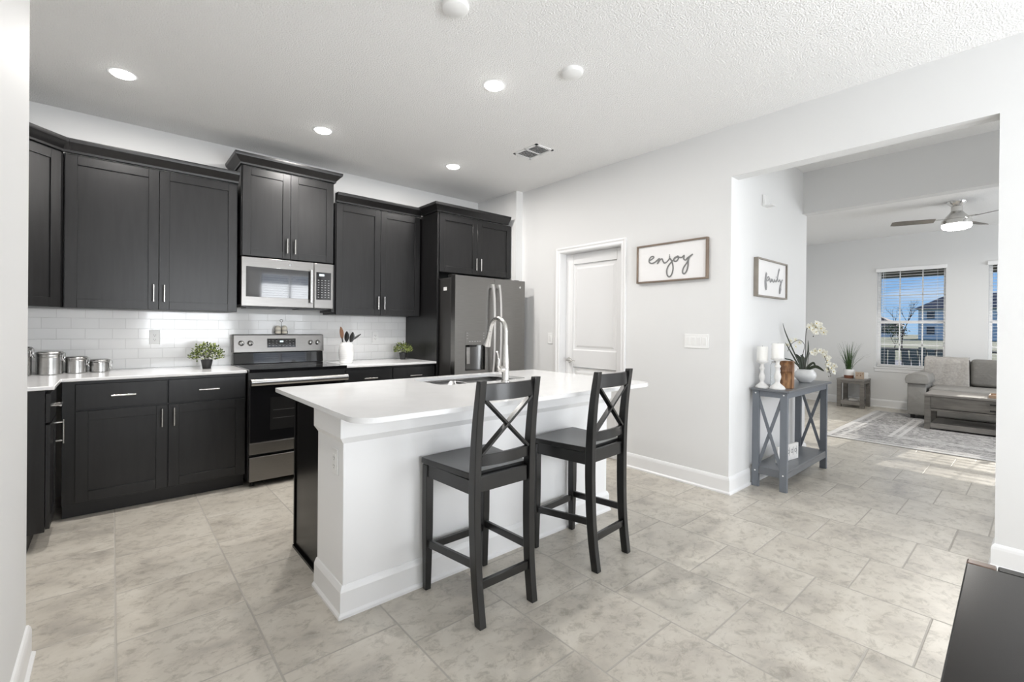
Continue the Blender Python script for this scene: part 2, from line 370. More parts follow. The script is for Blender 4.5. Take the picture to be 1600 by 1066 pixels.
# far wall with two windows
WX = 9.72; W1 = (1.00, 1.85, .68, 2.31); W2 = (-.31, .54, .68, 2.31)
w = MB()
w.box(WX, WX+.16, W1[1], 2.93, 0, CZ); w.box(WX, WX+.16, W2[1], W1[0], 0, CZ); w.box(WX, WX+.16, -2.5, W2[0], 0, CZ)
for W in (W1, W2): w.box(WX, WX+.16, W[0], W[1], 0, W[2]); w.box(WX, WX+.16, W[0], W[1], W[3], CZ)
struct(w.build('wall_far', WALL, smooth=0))
# rear wall of kitchen/dining and hall with glazing openings
def wall_holes(x0, x1, y, t, holes):
    w = MB(); xs = x0
    for (a, b, z0, z1) in holes:
        w.box(xs, a, y-t, y, 0, CZ)
        if z0 > 0: w.box(a, b, y-t, y, 0, z0)
        w.box(a, b, y-t, y, z1, CZ); xs = b
    w.box(xs, x1, y-t, y, 0, CZ); return w
struct(wall_holes(-.24, 5.32, -2.2, .1, [(.45, 1.95, .8, 2.1), (2.35, 3.55, .05, 2.4), (3.9, 5.0, .3, 2.35)]).build('wall_rear', WALL, smooth=0))
struct(wall_holes(5.32, 9.9, -2.5, .1, [(6.5, 8.7, .75, 2.3)]).build('wall_lounge_right', WALL, smooth=0))

# baseboards
BBP = [(0, 0), (.024, 0), (.024, .012), (.016, .020), (.014, .022), (.014, .105), (.011, .118), (.006, .128), (0, .132)]
def baseboard(name, path): struct(MB().sweep(path, BBP).build(name, TRIM, smooth=0))
baseboard('baseboard_right', [(XR, 2.53), (XR, 1.588), (5.32, 1.588), (5.32, 2.93)][::1])
baseboard('baseboard_jamb', [(XT, .166), (XR, .166), (XR, -2.2)])
baseboard('baseboard_near', [(-.24, -2.2), (-.24, 2.5), (XL, 2.5)])
baseboard('baseboard_far', [(5.32, 2.93), (WX, 2.93), (WX, -2.5)])
# backsplash
struct(B(XL, 2.495, YB-.008, YB, .92, 1.375).build('wall_backsplash', SUBWAY, smooth=0))

# pantry door
dr = bpy.data.objects.new('door_1', None); COL.objects.link(dr); dr.location = (XR, 2.60, 0); struct(dr)
# local: x depth into wall, y along wall
w = MB()
DW, DH, DX = .775, 2.055, .085
def door_slab(w):
    rails = [(0, .11, 0, DH), (DW-.11, DW, 0, DH), (.11, DW-.11, 0, .24), (.11, DW-.11, .86, 1.04), (.11, DW-.11, 1.94, DH)]
    for a, b, z0, z1 in rails: w.box(DX, DX+.033, a+.003, b-.003 if b == DW else b, z0+.005, z1)
    for z0, z1 in ((.24, .86), (1.04, 1.94)):
        a, b = .11, DW-.11
        r = [[(DX, a, z0), (DX, b, z0), (DX, b, z1), (DX, a, z1)]]
        for ins, dep in ((.012, .011), (.03, .011), (.05, .003)):
            r.append([(DX+dep, a+ins, z0+ins), (DX+dep, b-ins, z0+ins), (DX+dep, b-ins, z1-ins), (DX+dep, a+ins, z1-ins)])
        R = [[w.bm.verts.new(p) for p in q] for q in r]
        for p, q in zip(R, R[1:]):
            for i in range(4): w.face([p[i], p[(i+1) % 4], q[(i+1) % 4], q[i]])
        w.face(R[-1]); w.box(DX+.02, DX+.033, a, b, z0, z1)
door_slab(w); w.build('door_panel', DOORM, dr, smooth=0)
w = MB()
w.box(0, .12, -.0, .002, 0, 2.06); w.box(0, .12, DW-.002, DW, 0, 2.06); w.box(0, .12, 0, DW, 2.058, 2.06)
w.box(DX+.035, DX+.06, .0, DW, 2.03, 2.058)
w.build('door_jamb', TRIM, dr, smooth=0)
CAS = [(0, 0), (.0, .008), (.012, .014), (.03, .012), (.045, .019), (.058, .017), (.058, 0)]
w = MB()   # casing swept around the opening in the wall plane
cp = [(0, 0), (0, 2.06), (DW, 2.06), (DW, 0)]
rings = []
for (yy, zz), (ny, nz) in zip(cp, ((-1, 0), (-1, 1), (1, 1), (1, 0))):
    rings.append([(-d, yy+ny*o, zz+nz*o) for o, d in CAS])
w.loft(rings); w.build('door_casing', TRIM, dr, smooth=0)
w = MB(); hy = DW-.065; hz = .935
w.lathe([(.031, 0), (.031, .005), (.026, .009), (.012, .011), (.010, .045)], (DX, hy, hz), 24, (-1, 0, 0))
w.tube(spline([(DX-.045, hy, hz), (DX-.055, hy-.02, hz+.002), (DX-.052, hy-.06, hz), (DX-.045, hy-.11, hz-.004)], 5), [.010]*6+[.009]*5+[.007]*5, 10, .8)
w.build('door_handle', NICKEL, dr)

# ------------------------------------------------------------------ ceiling fixtures
def downlight(x, y, label, first=[None]):
    if first[0] is None:
        t = thing('ceiling_downlight', label, 'ceiling light', (x, y, CZ), 0, 'recessed ceiling lights')
        MB().lathe([(.062, -.001), (.078, -.001), (.079, -.003), (.072, -.005), (.062, -.005)][::1], n=40).build('trim_ring', TRIM, t)
        MB().lathe([(.0005, -.0005), (.061, -.0005), (.061, -.006), (.055, -.013), (.040, -.018), (.0005, -.021)], n=40).build('lens', LEDON, t)
        first[0] = t
    else:
        t = copy_tree(first[0]); t.location = (x, y, CZ); t['label'] = label
    add_light('downlight_glow', 'AREA', (x, y, CZ-.024), 17, (0, 0, -1), (.12, .12), (1, .965, .93))
    return t
downlight(.04, 3.805, 'round recessed ceiling light above the black wall cabinets, nearest the left edge')
downlight(1.27, 3.81, 'round recessed ceiling light above the front of the microwave and range')
downlight(2.51, 3.80, 'small looking round recessed ceiling light above the front of the refrigerator')
downlight(1.865, 2.352, 'round recessed ceiling light directly over the kitchen island')
for (x, y, l) in ((1.26, 1.90, 'plain white round ceiling disc cut off by the top edge'), (2.12, 1.905, 'plain white round ceiling disc right of the island light')):
    tag(MB().lathe([(.066, 0), (.066, -.010), (.062, -.020), (.050, -.026), (.001, -.028)], n=40).build('ceiling_disc', PLASTW, loc=(x, y, CZ)), l, 'detector', 'white ceiling discs')
t = thing('ceiling_vent', 'white rectangular air vent grille on the kitchen ceiling', 'vent', (2.83, 3.0, CZ))
w = MB(); hx, hy = .105, .15
for a in ((-hx, hx, -hy, -hy+.022), (-hx, hx, hy-.022, hy), (-hx, -hx+.022, -hy, hy), (hx-.022, hx, -hy, hy), (-hx, hx, -.008, .008)): w.box(a[0], a[1], a[2], a[3], -.007, 0)
w.build('frame', TRIM, t)
B(-hx+.01, hx-.01, -hy+.01, hy-.01, -.0012, -.0002).build('backing', mat('duct_dark', (.12, .12, .12, 1), .7), t)
w = MB()
for k in range(8):
    xx = -hx+.03+k*.021
    for s_ in (-1, 1):
        y0, y1 = (.008, hy-.022) if s_ > 0 else (-hy+.022, -.008)
        w.hexa([(xx, y0, -.002), (xx+.003, y0, -.002), (xx+.003, y1, -.002), (xx, y1, -.002), (xx-.006, y0, -.009), (xx-.003, y0, -.009), (xx-.003, y1, -.009), (xx-.006, y1, -.009)])
w.build('louvres', TRIM, t)

# ------------------------------------------------------------------ cabinets (local frame: x width, -y is the front, door faces at y = 0)
def shaker(parent, name, x0, x1, z0, z1, st=.062, mt=BLACKCAB, y=0.0):
    w = MB(); g = .0015; x0 += g; x1 -= g; t_ = .019
    w.box(x0, x0+st, y, y+t_, z0, z1); w.box(x1-st, x1, y, y+t_, z0, z1)
    w.box(x0+st, x1-st, y, y+t_, z0, z0+st); w.box(x0+st, x1-st, y, y+t_, z1-st, z1)
    w.box(x0+st-.002, x1-st+.002, y+.009, y+t_-.002, z0+st-.002, z1-st+.002)
    return w.build(name, mt, parent, bevel=.0012, seg=1)
def slab(parent, name, x0, x1, z0, z1, mt=BLACKCAB, y=0.0):
    return B(x0+.0015, x1-.0015, y, y+.019, z0, z1).build(name, mt, parent, bevel=.0015, seg=1)
def pull(parent, x, z, vertical, y=0.0, L=.128):
    w = MB(); o = -.034
    d = Vector((0, 0, 1)) if vertical else Vector((1, 0, 0)); c = Vector((x, y, z))
    w.cyl(c - d*L/2 + Vector((0, o, 0)), c + d*L/2 + Vector((0, o, 0)), .0058, 12)
    for s_ in (-1, 1):
        p = c + d*s_*(L/2-.018); w.cyl(p + Vector((0, -.0002, 0)), p + Vector((0, o, 0)), .0048, 10)
    return w.build('handle', NICKEL, parent)
CROWN = [(-.0205, 0), (.010, 0), (.012, .014), (.020, .022), (.046, .052), (.054, .058), (.058, .072), (.058, .084), (-.0205, .084)]
def crown(parent, path, z):
    MB().sweep(path, [(o, z+h) for o, h in CROWN]).build('crown_moulding', BLACKCAB, parent, smooth=30)

def upper(name, label, X, Yf, w_, dep, z0, z1, hl=None, splay=(True, True), left_ret=True, right_ret=True, crown_path=None, rz=0):
    t = thing(name, label, 'cabinet', (X, Yf, 0), rz, 'black shaker kitchen cabinets')
    B(.001, w_-.001, .021, dep, z0, z1).build('body', BLACKCAB, t, bevel=.0015, seg=1)
    half = w_/2
    dz0, dz1 = z0+.002, z1-.012
    for i, (a, b) in enumerate(((.006, half), (half, w_-.006))):
        d = shaker(t, 'door', a, b, dz0, dz1)
        hx = half-.032 if i == 0 else half+.032
        hz = z0+.125 if hl is None else hl
        pull(d, hx, hz, True)
    crown(t, crown_path, z1+.0004)
    return t
upper('wall_cabinet', 'wide black two-door wall cabinet left of the microwave, above the canisters', -.258, 4.38, 1.040, .336, 1.38, 2.442,
      crown_path=[(.032, .0), (1.040, .0)])
# corner cabinet with angled door
t = thing('corner_cabinet', 'black angled corner wall cabinet at the far left above the steel canisters', 'cabinet', (-.258, 4.38, 0), 0, 'black shaker kitchen cabinets')
pl = [(-.0015, .018), (-.0015, .336), (-.66, .336), (-.66, -.332), (-.352, -.332), (-.012+0, .008)]
MB().prism(pl, 1.38, 2.442).build('body', BLACKCAB, t, bevel=.0015, seg=1)
L = .47; dd = shaker(t, 'door', -.0, L, 1.382, 2.430)
dd.location = (-.342, -.353, 0); dd.rotation_euler.z = math.radians(45)
crown(t, [(-.352, -.348), (-.006, -.002), (.031, -.002)], 2.4424)
t = thing('corner_upper_side_panel', 'x', 'cabinet'); bpy.data.objects.remove(t)
upper('wall_cabinet', 'raised black two-door wall cabinet directly above the microwave', .797, 4.335, .758, .382, 1.850, 2.60, hl=1.96,
      crown_path=[(0, .38), (0, 0), (.758, 0), (.758, .38)])
upper('wall_cabinet', 'black two-door wall cabinet between the microwave and the refrigerator, above the utensil crock', 1.585, 4.38, .905, .336, 1.38, 2.442,
      crown_path=[(0, .0), (.905, .0)])
# filler beside microwave
tag(B(1.557, 1.583, 4.40, 4.716, 1.40, 1.848).build('cabinet_filler', BLACKCAB, bevel=.001, seg=1), 'narrow black filler strip beside the right side of the microwave', 'filler')
# fridge cabinet + panel
t = thing('refrigerator_cabinet', 'black two-door cabinet above the refrigerator with tall black side panel', 'cabinet', (2.50, 4.06, 0), 0, 'black shaker kitchen cabinets')
B(0, .019, .0, .655, 0, 2.452).build('side_panel', BLACKCAB, t, bevel=.001, seg=1)
B(.020, .998, .021, .655, 1.84, 2.452).build('body', BLACKCAB, t, bevel=.001, seg=1)
for i, (a, b) in enumerate(((.026, .508), (.508, .990))):
    d = shaker(t, 'door', a, b, 1.842, 2.440); pull(d, .508 + (-.032 if i == 0 else .032), 1.95, True, L=.13)
crown(t, [(0, .30), (0, 0), (.942, -.0)], 2.4524)

def base_front(t, spans, drawer=(.712, .876), door=(.115, .700), top=.875):
    for i, (a, b, side) in enumerate(spans):
        dw = slab(t, 'drawer', a, b, *drawer); pull(dw, (a+b)/2, (drawer[0]+drawer[1])/2, False)
        d = shaker(t, 'door', a, b, *door); pull(d, (b-.032) if side == 'r' else (a+.032), door[1]-.085, True)
t = thing('base_cabinet', 'black base cabinet left of the range with two drawers over two doors', 'cabinet', (-.18, 4.08, 0), 0, 'black shaker kitchen cabinets')
B(-.062, .972, .021, .63, .10, .898).build('body', BLACKCAB, t, bevel=.001, seg=1)
B(-.062, .972, .085, .62, 0, .10).build('toe_kick', TOEKICK, t)
base_front(t, [(.0, .479, 'r'), (.484, .966, 'l')])
t = thing('base_cabinet', 'black base cabinet right of the range, two drawers behind the island', 'cabinet', (1.565, 4.08, 0), 0, 'black shaker kitchen cabinets')
B(.0, .932, .021, .63, .10, .898).build('body', BLACKCAB, t, bevel=.001, seg=1)
B(.0, .932, .085, .62, 0, .10).build('toe_kick', TOEKICK, t)
base_front(t, [(.004, .463, 'r'), (.468, .928, 'l')])
# left return cabinet: front faces +X
t = thing('end_cabinet', 'black base cabinet end at the left under the counter corner, seen edge-on', 'cabinet', (-.262, 3.652, 0), PI/2, 'black shaker kitchen cabinets')
B(0, .40, .021, .64, .10, .898).build('body', BLACKCAB, t, bevel=.001, seg=1)
B(0, .40, .09, .64, 0, .10).build('toe_kick', TOEKICK, t)
dw = slab(t, 'drawer', .0, .375, .712, .876); pull(dw, .19, .79, False)
d = shaker(t, 'door', .0, .375, .115, .700); pull(d, .340, .60, True, L=.15)

# countertops
t = MB(); t.prism([(XL+.001, 3.62), (-.243, 3.62), (-.243, 4.055), (.793, 4.055), (.793, YB-.009), (XL+.001, YB-.009)], .8985, .920)
tag(t.build('countertop', QUARTZ, bevel=.004, smooth=30), 'white quartz L-shaped countertop carrying the steel canisters', 'countertop', 'white quartz countertops')
tag(B(1.560, 2.499, 4.055, YB-.009, .8985, .92).build('countertop', QUARTZ, bevel=.004, smooth=30), 'white quartz countertop between range and refrigerator panel', 'countertop', 'white quartz countertops')

# ------------------------------------------------------------------ microwave
t = thing('microwave', 'stainless over-the-range microwave with black window and keypad', 'microwave', (.800, 4.36, 1.43))
W_ = .752; H_ = .412
B(.002, W_-.002, .012, .355, .012, H_-.002).build('body', BLACKMET, t, bevel=.002)
w = MB(); dx = .578
w.box(0, dx, -.022, .011, .0, H_); w.build('door', RSTEEL, t, bevel=.004)
dpan = t.children[-1]
w = MB(); w.prism([(.034, -.0245), (.566, -.0245), (.566, -.0225), (.034, -.0225)], .080, .332); w.build('window', mat('microwave_glass', (.02, .02, .022, 1), .05, spec=1.0, coat=(1, .03)), dpan, bevel=.001)
w = MB(); w.box(.060, .470, -.0252, -.0246, .105, .300); w.build('window_screen', mat('mesh_screen', (.03, .03, .032, 1), .06, spec=1.0, coat=(1, .03)), dpan)
w = MB(); w.bar((.548, -.052, .045), (.548, -.052, .345), .022, .014, (0, 1, 0))
w.box(.541, .555, -.050, -.0230, .052, .072); w.box(.541, .555, -.050, -.0230, .318, .338); w.build('handle', STEEL, dpan, bevel=.003)
B(dx+.002, W_, -.022, .011, 0, H_).build('control_panel', RSTEEL, t, bevel=.004)
cp = t.children[-1]
B(dx+.020, W_-.022, -.0236, -.0222, .080, .330).build('keypad', BGLASS, cp, bevel=.001)
kp = cp.children[-1]
w = MB().use(mat('keypad_marks', srgb(150, 150, 150), .5))
for r in range(8):
    for c in range(4): w.box(dx+.034+c*.030, dx+.046+c*.030, -.0242, -.0237, .100+r*.022, .106+r*.022)
w.use(mat('display_glow', (.1, .1, .1, 1), .4, emit=((.75, .9, .95, 1), 1.0))); w.box(dx+.045, dx+.09, -.0242, -.0237, .295, .315)
w.build('key_markings', None, kp)
w = MB(); w.lathe([(.001, 0), (.011, 0), (.011, .0015), (.001, .0015)], (.375, -.0222, .372), 24, (0, -1, 0)); w.build('emblem', CHROME, dpan)
w = MB(); w.box(.02, W_-.02, .02, .34, -.006, .011)
for k in range(2): w.box(.05+k*.42, .28+k*.42, .05, .25, -.014, -.0062)
w.build('underside_grille', BPLAST, t, bevel=.001)

# ------------------------------------------------------------------ range
t = thing('range', 'stainless electric range with black glass cooktop and oven door', 'range', (.800, 4.02, 0))
RW = .757
B(.0, RW, .035, .66, .045, .90).build('body', BLACKMET, t, bevel=.002)
for x in (.04, RW-.04):
    for y in (.08, .60): MB().cyl((x, y, 0), (x, y, .046), .015).build('foot', BPLAST, t)
w = MB().use(BGLASS); w.box(-.002, RW+.002, -.012, .615, .901, .926)
w.use(mat('burner_ring', (.09, .09, .09, 1), .12))
for (x, y, r) in ((.20, .16, .10), (.56, .16, .08), (.20, .44, .08), (.56, .44, .10)):
    w.lathe([(r-.003, .9262), (r, .9262), (r, .9266), (r-.003, .9266)], (x, y, 0), 40)
w.build('cooktop', None, t, bevel=.002)
d = B(.004, RW-.004, .0, .034, .352, .845).build('oven_door', BGLASS, t, bevel=.004)
w = MB(); w.box(.004, RW-.004, -.001, .033, .262, .350); w.build('door_lower_panel', RSTEEL, d, bevel=.003)
w = MB(); w.box(.15, RW-.15, -.0012, -.0002, .44, .70); w.build('oven_window', mat('oven_window_tint', (.018, .018, .018, 1), .06), d)
w = MB()
for k in range(2): w.box(.17, RW-.17, -.0024, -.0014, .53+k*.065, .533+k*.065)
w.build('oven_rack', mat('rack_wire', (.08, .08, .08, 1), .4), d)
w = MB(); w.tube([(.004, -.052, .828), (RW-.004, -.052, .828)], .019, 20, 1.4)
for x in (.03, RW-.03): w.box(x-.012, x+.012, -.050, -.0005, .812, .844)
w.build('handle', STEEL, d, bevel=.002)
B(.004, RW-.004, .0, .034, .050, .240).build('storage_drawer', RSTEEL, t, bevel=.004)
# backguard
w = MB().use(BGLASS); w.hexa([(-.002, .600, .927), (RW+.002, .600, .927), (RW+.002, .680, .927), (-.002, .680, .927), (-.002, .612, 1.025), (RW+.002, .612, 1.025), (RW+.002, .680, 1.025), (-.002, .680, 1.025)])
bgd = w.build('backguard', None, t, bevel=.003)
w = MB().use(RSTEEL); w.hexa([(-.006, .592, 1.027), (RW+.006, .592, 1.027), (RW+.006, .682, 1.027), (-.006, .682, 1.027), (-.006, .610, 1.186), (RW+.006, .610, 1.186), (RW+.006, .672, 1.190), (-.006, .672, 1.190)])
ctl = w.build('control_panel', None, t, bevel=.006)
def on_panel(z): return .592 + (z-1.027)*(.018/.159)
zc = 1.110
for x in (.055, .125, .640, .705):
    yk = on_panel(zc)
    kn = MB().lathe([(.024, 0), (.024, .004), (.019, .007), (.017, .026), (.014, .028), (.001, .028)], (x, yk-.0012, zc), 24, (0, -1, .1)).build('knob', STEEL, ctl)
    MB().bar((x, yk-.030, zc-.016), (x, yk-.032, zc+.016), .006, .008, (0, 1, 0)).build('knob_grip', CHROME, kn, bevel=.001)
w = MB().use(BGLASS); zz0, zz1 = 1.070, 1.150
w.hexa([(.262, on_panel(zz0)-.003, zz0), (.505, on_panel(zz0)-.003, zz0), (.505, on_panel(zz0)-.0012, zz0), (.262, on_panel(zz0)-.0012, zz0), (.262, on_panel(zz1)-.003, zz1), (.505, on_panel(zz1)-.003, zz1), (.505, on_panel(zz1)-.0012, zz1), (.262, on_panel(zz1)-.0012, zz1)])
ds = w.build('display', None, ctl)
w = MB().use(MATS['keypad_marks'])
for r in range(3):
    for c in range(8):
        if 2 < c < 5 and r > 0: continue
        z = 1.084+r*.022; y = on_panel(z)-.0036; w.box(.276+c*.029, .287+c*.029, y, y+.0004, z, z+.004)
w.use(MATS['display_glow']); w.box(.368, .398, on_panel(1.12)-.0038, on_panel(1.12)-.0034, 1.117, 1.132)
w.build('display_markings', None, ds)

# ------------------------------------------------------------------ refrigerator
t = thing('refrigerator', 'slate grey french-door refrigerator with water dispenser', 'refrigerator', (2.535, 3.78, 0))
FW = .925
B(.006, FW-.006, .085, .86, .03, 1.765).build('body', mat('fridge_side', (.035, .034, .033, 1), .4), t, bevel=.004)
for x in (.06, FW-.06):
    for y in (.14, .78): MB().cyl((x, y, 0), (x, y, .031), .02).build('foot', BPLAST, t)
hx = FW*.532
def fdoor(name, a, b, z0, z1, hole=None):
    w = MB()
    if hole is None: w.box(a, b, 0, .075, z0, z1)
    else:
        ha, hb, hz0, hz1 = hole
        w.box(a, ha, 0, .075, z0, z1); w.box(hb, b, 0, .075, z0, z1); w.box(ha, hb, 0, .075, z0, hz0); w.box(ha, hb, 0, .075, hz1, z1); w.box(ha, hb, .06, .075, hz0, hz1)
    return w.build(name, SLATE, t, bevel=.004 if hole is None else .0)
ld = fdoor('left_door', 0, hx-.002, .70, 1.785, (.125, .375, .835, 1.092))
rd = fdoor('right_door', hx+.002, FW, .70, 1.785)
fz = fdoor('freezer_drawer', 0, FW, .05, .690)
for dd_, x in ((ld, hx-.042), (rd, hx+.042)):
    w = MB(); P = spline([(x, -.030, .79), (x, -.052, .95), (x, -.060, 1.25), (x, -.052, 1.55), (x, -.030, 1.705)], 6)
    w.loft([[p+Vector((-.015, .008, 0)), p+Vector((.015, .008, 0)), p+Vector((.012, -.008, 0)), p+Vector((-.012, -.008, 0))] for p in P])
    w.box(x-.014, x+.014, -.034, -.0005, .775, .815); w.box(x-.014, x+.014, -.034, -.0005, 1.680, 1.720)
    w.build('handle', HSTEEL, dd_, bevel=.001)
w = MB(); w.bar((.1, -.05, .60), (FW-.1, -.05, .60), .016, .026, (0, 0, 1))
for x in (.13, FW-.13): w.box(x-.01, x+.01, -.045, -.0005, .59, .61)
w.build('handle', STEEL, fz, bevel=.002)
# dispenser: upper control face, recess lining, paddle
w = MB().use(SLATE); w.box(.125, .375, -.003, -.0005, 1.094, 1.232); cpn = w.build('dispenser_controls', None, ld, bevel=.001)
w = MB().use(mat('marks_grey', srgb(190, 190, 188), .5))
for x in (.140, .345):
    for z in (1.155, 1.185, 1.210): w.box(x, x+.014, -.0038, -.0032, z, z+.004)
for k in range(5): w.box(.17+k*.032, .188+k*.032, -.0038, -.0032, 1.125, 1.131)
w.build('control_markings', None, cpn)
w = MB()
n = 12; ringA = []; ringB = []
for i in range(n+1):
    a = PI*i/n; xx = .25 - .118*math.cos(a); yy = .004 + .052*math.sin(a)**.6 if 0 < i < n else .004
    ringA.append((xx, yy, .838)); ringB.append((xx, yy, 1.089))
R1 = [w.bm.verts.new(p) for p in ringA]; R2 = [w.bm.verts.new(p) for p in ringB]
for i in range(n): w.face([R1[i], R1[i+1], R2[i+1], R2[i]])
w.face(R1[::-1]); w.face(R2)
w.build('dispenser_recess', mat('recess_dark', (.13, .13, .128, 1), .25, 1), ld)
w = MB(); w.box(.150, .192, .012, .020, .90, 1.07); w.build('dispenser_paddle', STEEL, ld, bevel=.002)
w = MB(); w.box(.205, .27, .004, .04, 1.072, 1.088); w.build('dispenser_nozzle', BPLAST, ld, bevel=.003)
w = MB(); w.lathe([(.001, 0), (.012, 0), (.012, .0015), (.001, .0015)], (FW-.075, -.0006, 1.712), 24, (0, -1, 0)); w.build('emblem', CHROME, rd)
for x in (.05, FW-.05): B(x-.03, x+.03, .078, .16, 1.7665, 1.800).build('hinge_cover', BPLAST, t, bevel=.003)
w = MB(); w.box(.003, .0058, .70, .73, 1.66, 1.69); w.box(.0045, .0058, .16, .22, 1.64, 1.675); w.build('white_sticker', PLASTW, t)

# ------------------------------------------------------------------ island
t = thing('kitchen_island', 'white and black kitchen island with black cabinet end beside the stools', 'island', (0, 0, 0))
w = MB(); w.box(.806, .826, 2.335, 2.80, .105, .898); w.box(2.58, 2.60, 2.335, 2.80, .105, .898); w.box(.826, 2.58, 2.335, 2.345, .105, .898); w.box(.826, 2.58, 2.782, 2.80, .105, .898); w.box(.826, 2.58, 2.345, 2.782, .105, .122); w.box(.806, 2.60, 2.335, 2.80-.075, 0, .104)
w.build('cabinet_body', BLACKCAB2, t, bevel=.0015, seg=1)
ib = t.children[-1]
w = MB(); w.box(.800, .8055, 2.340, 2.815, .0, .898)
w.build('end_panel', BLACKCAB2, t, bevel=.001, seg=1)
w = MB(); w.box(.786, .7995, 2.335, 2.815, 0.0, .016); w.box(.792, .7995, 2.805, 2.822, .016, .898); w.build('edge_moulding', BLACKCAB2, t, bevel=.002)
MB().box(.765, 2.62, 2.0, 2.330, 0, .898).build('knee_wall', KNEE, t, bevel=.004)
kw = [(.765, 2.330), (.765, 2.0), (2.62, 2.0), (2.62, 2.330)]
kw = kw[::1]
MB().sweep(kw, [(0, .0), (.024, 0), (.024, .012), (.015, .022), (.014, .110), (.010, .122), (.004, .134), (0, .136)]).build('baseboard', TRIM, t, smooth=0)
MB().sweep(kw, [(0, .756), (.003, .760), (.018, .782), (.020, .785), (.020, .898), (0, .898)]).build('top_trim', KNEE, t, smooth=0)
def rrect(x0, x1, y0, y1, r, n=8, radii=None):
    o = []
    for i, (cx, cy, a0) in enumerate(((x1, y1, 0), (x0, y1, 90), (x0, y0, 180), (x1, y0, 270))):
        rr = radii[i] if radii else r
        sx = -1 if cx == x1 else 1; sy = -1 if cy == y1 else 1
        for k in range(n+1):
            a = math.radians(a0+90*k/n); o.append((cx+sx*rr+rr*math.cos(a), cy+sy*rr+rr*math.sin(a)))
    return o
# sink cut-out countertop: outer outline bridged to inner hole
def slab_hole(w, outer, inner, z0, z1):
    vo = [[w.bm.verts.new((x, y, z)) for x, y in outer] for z in (z0, z1)]
    vi = [[w.bm.verts.new((x, y, z)) for x, y in inner] for z in (z0, z1)]
    for V, sgn in ((vo, 1), (vi, -1)):
        n = len(V[0])
        for i in range(n): w.face([V[0][i], V[0][(i+1) % n], V[1][(i+1) % n], V[1][i]][::sgn])
    for k in (0, 1):
        es = []
        for V in (vo[k], vi[k]):
            n = len(V)
            for i in range(n):
                e = w.bm.edges.get((V[i], V[(i+1) % n])); es.append(e)
        bmesh.ops.triangle_fill(w.bm, use_beauty=True, use_dissolve=False, edges=es, normal=(0, 0, 1 if k else -1))
w = MB(); outer = rrect(.690, 2.685, 1.672, 2.830, .1, 8, (.02, .02, .10, .10)); inner = rrect(1.50, 2.20, 2.36, 2.76, .06)
slab_hole(w, outer, inner, .8985, .920)
o = tag(w.build('island_countertop', QUARTZ, smooth=30, bevel=.003), 'white quartz island countertop with rounded corners and undermount sink cut-out', 'countertop', 'white quartz countertops')
t = thing('kitchen_sink', 'stainless undermount sink in the island countertop', 'sink', (0, 0, 0))
def bowl(x0, x1, y0, y1, zt, zb, name):
    w = MB(); R = []
    for (ins, z, r) in ((.0, zt, .05), (.006, zb+.03, .05), (.03, zb, .04)):
        R.append([(x, y, z) for x, y in rrect(x0+ins, x1-ins, y0+ins, y1-ins, r, 6)])
    w.loft(R, True, False); v = [w.bm.verts.new(p) for p in R[-1]]; w.face(v)
    bmesh.ops.remove_doubles(w.bm, verts=w.bm.verts, dist=1e-5)
    o = w.build(name, DARKIN, t); s = o.modifiers.new('shell', 'SOLIDIFY'); s.thickness = .0012; s.offset = 0; return o
bowl(1.488, 1.845, 2.352, 2.768, .888, .68, 'bowl'); bowl(1.855, 2.212, 2.352, 2.768, .888, .68, 'bowl')
w = MB(); w.box(1.475, 2.225, 2.335, 2.350, .888, .8980); w.box(1.475, 2.225, 2.770, 2.79, .888, .8980); w.box(1.475, 1.487, 2.350, 2.770, .888, .8980); w.box(2.213, 2.225, 2.350, 2.770, .888, .8980); w.box(1.842, 1.858, 2.350, 2.770, .872, .886)
w.build('rim', STEEL, t)
for x in (1.665, 2.035): MB().lathe([(.001, .686), (.04, .686), (.04, .690), (.001, .690)], (x, 2.56, 0), 24).build('drain', CHROME, t)
# faucet
fx, fy = 1.918, 2.275
t = thing('kitchen_faucet', 'chrome pull-down gooseneck faucet beside the island sink', 'faucet', (fx, fy, .920))
MB().lathe([(.001, .0003), (.029, .0003), (.029, .006), (.025, .012), (.023, .02), (.023, .115), (.0225, .135), (.018, .19), (.0160, .24), (.001, .241)], n=28).build('body', NICKEL, t)
dv = Vector((.05, 1, 0)).normalized()
P = [Vector((0, 0, .20)), Vector((0, 0, .28)), Vector((0, 0, .325))]
for k in range(1, 13):
    a = PI*k/12*.93; P.append(Vector((0, 0, .325)) + dv*(.085*(1-math.cos(a))) + Vector((0, 0, .085*math.sin(a))))
e_ = P[-1]; dd_ = (P[-1]-P[-2]).normalized()
P += [e_ + dd_*.03]
MB().tube(P, .0148, 14).build('spout', NICKEL, t)
h0 = e_ + dd_*.025
MB().lathe([(.0155, -.01), (.017, .0), (.018, .04), (.025, .088), (.025, .100), (.001, .102)], h0, 20, dd_).build('spray_head', NICKEL, t)
w = MB(); sd = Vector((-.90, -.25, 0)).normalized()
w.lathe([(.020, -.01), (.020, .055), (.016, .066), (.001, .068)], Vector((0, 0, .085)), 20, sd)
q = Vector((0, 0, .085)) + sd*.062
w.tube(spline([q, q+sd*.02+Vector((0, 0, .02)), q+sd*.018+Vector((0, 0, .07)), q+sd*.035+Vector((0, 0, .115))], 5), [.012, .011, .010, .010, .009]+[.008]*5+[.007]*6, 10, .6)
w.build('lever', NICKEL, t)

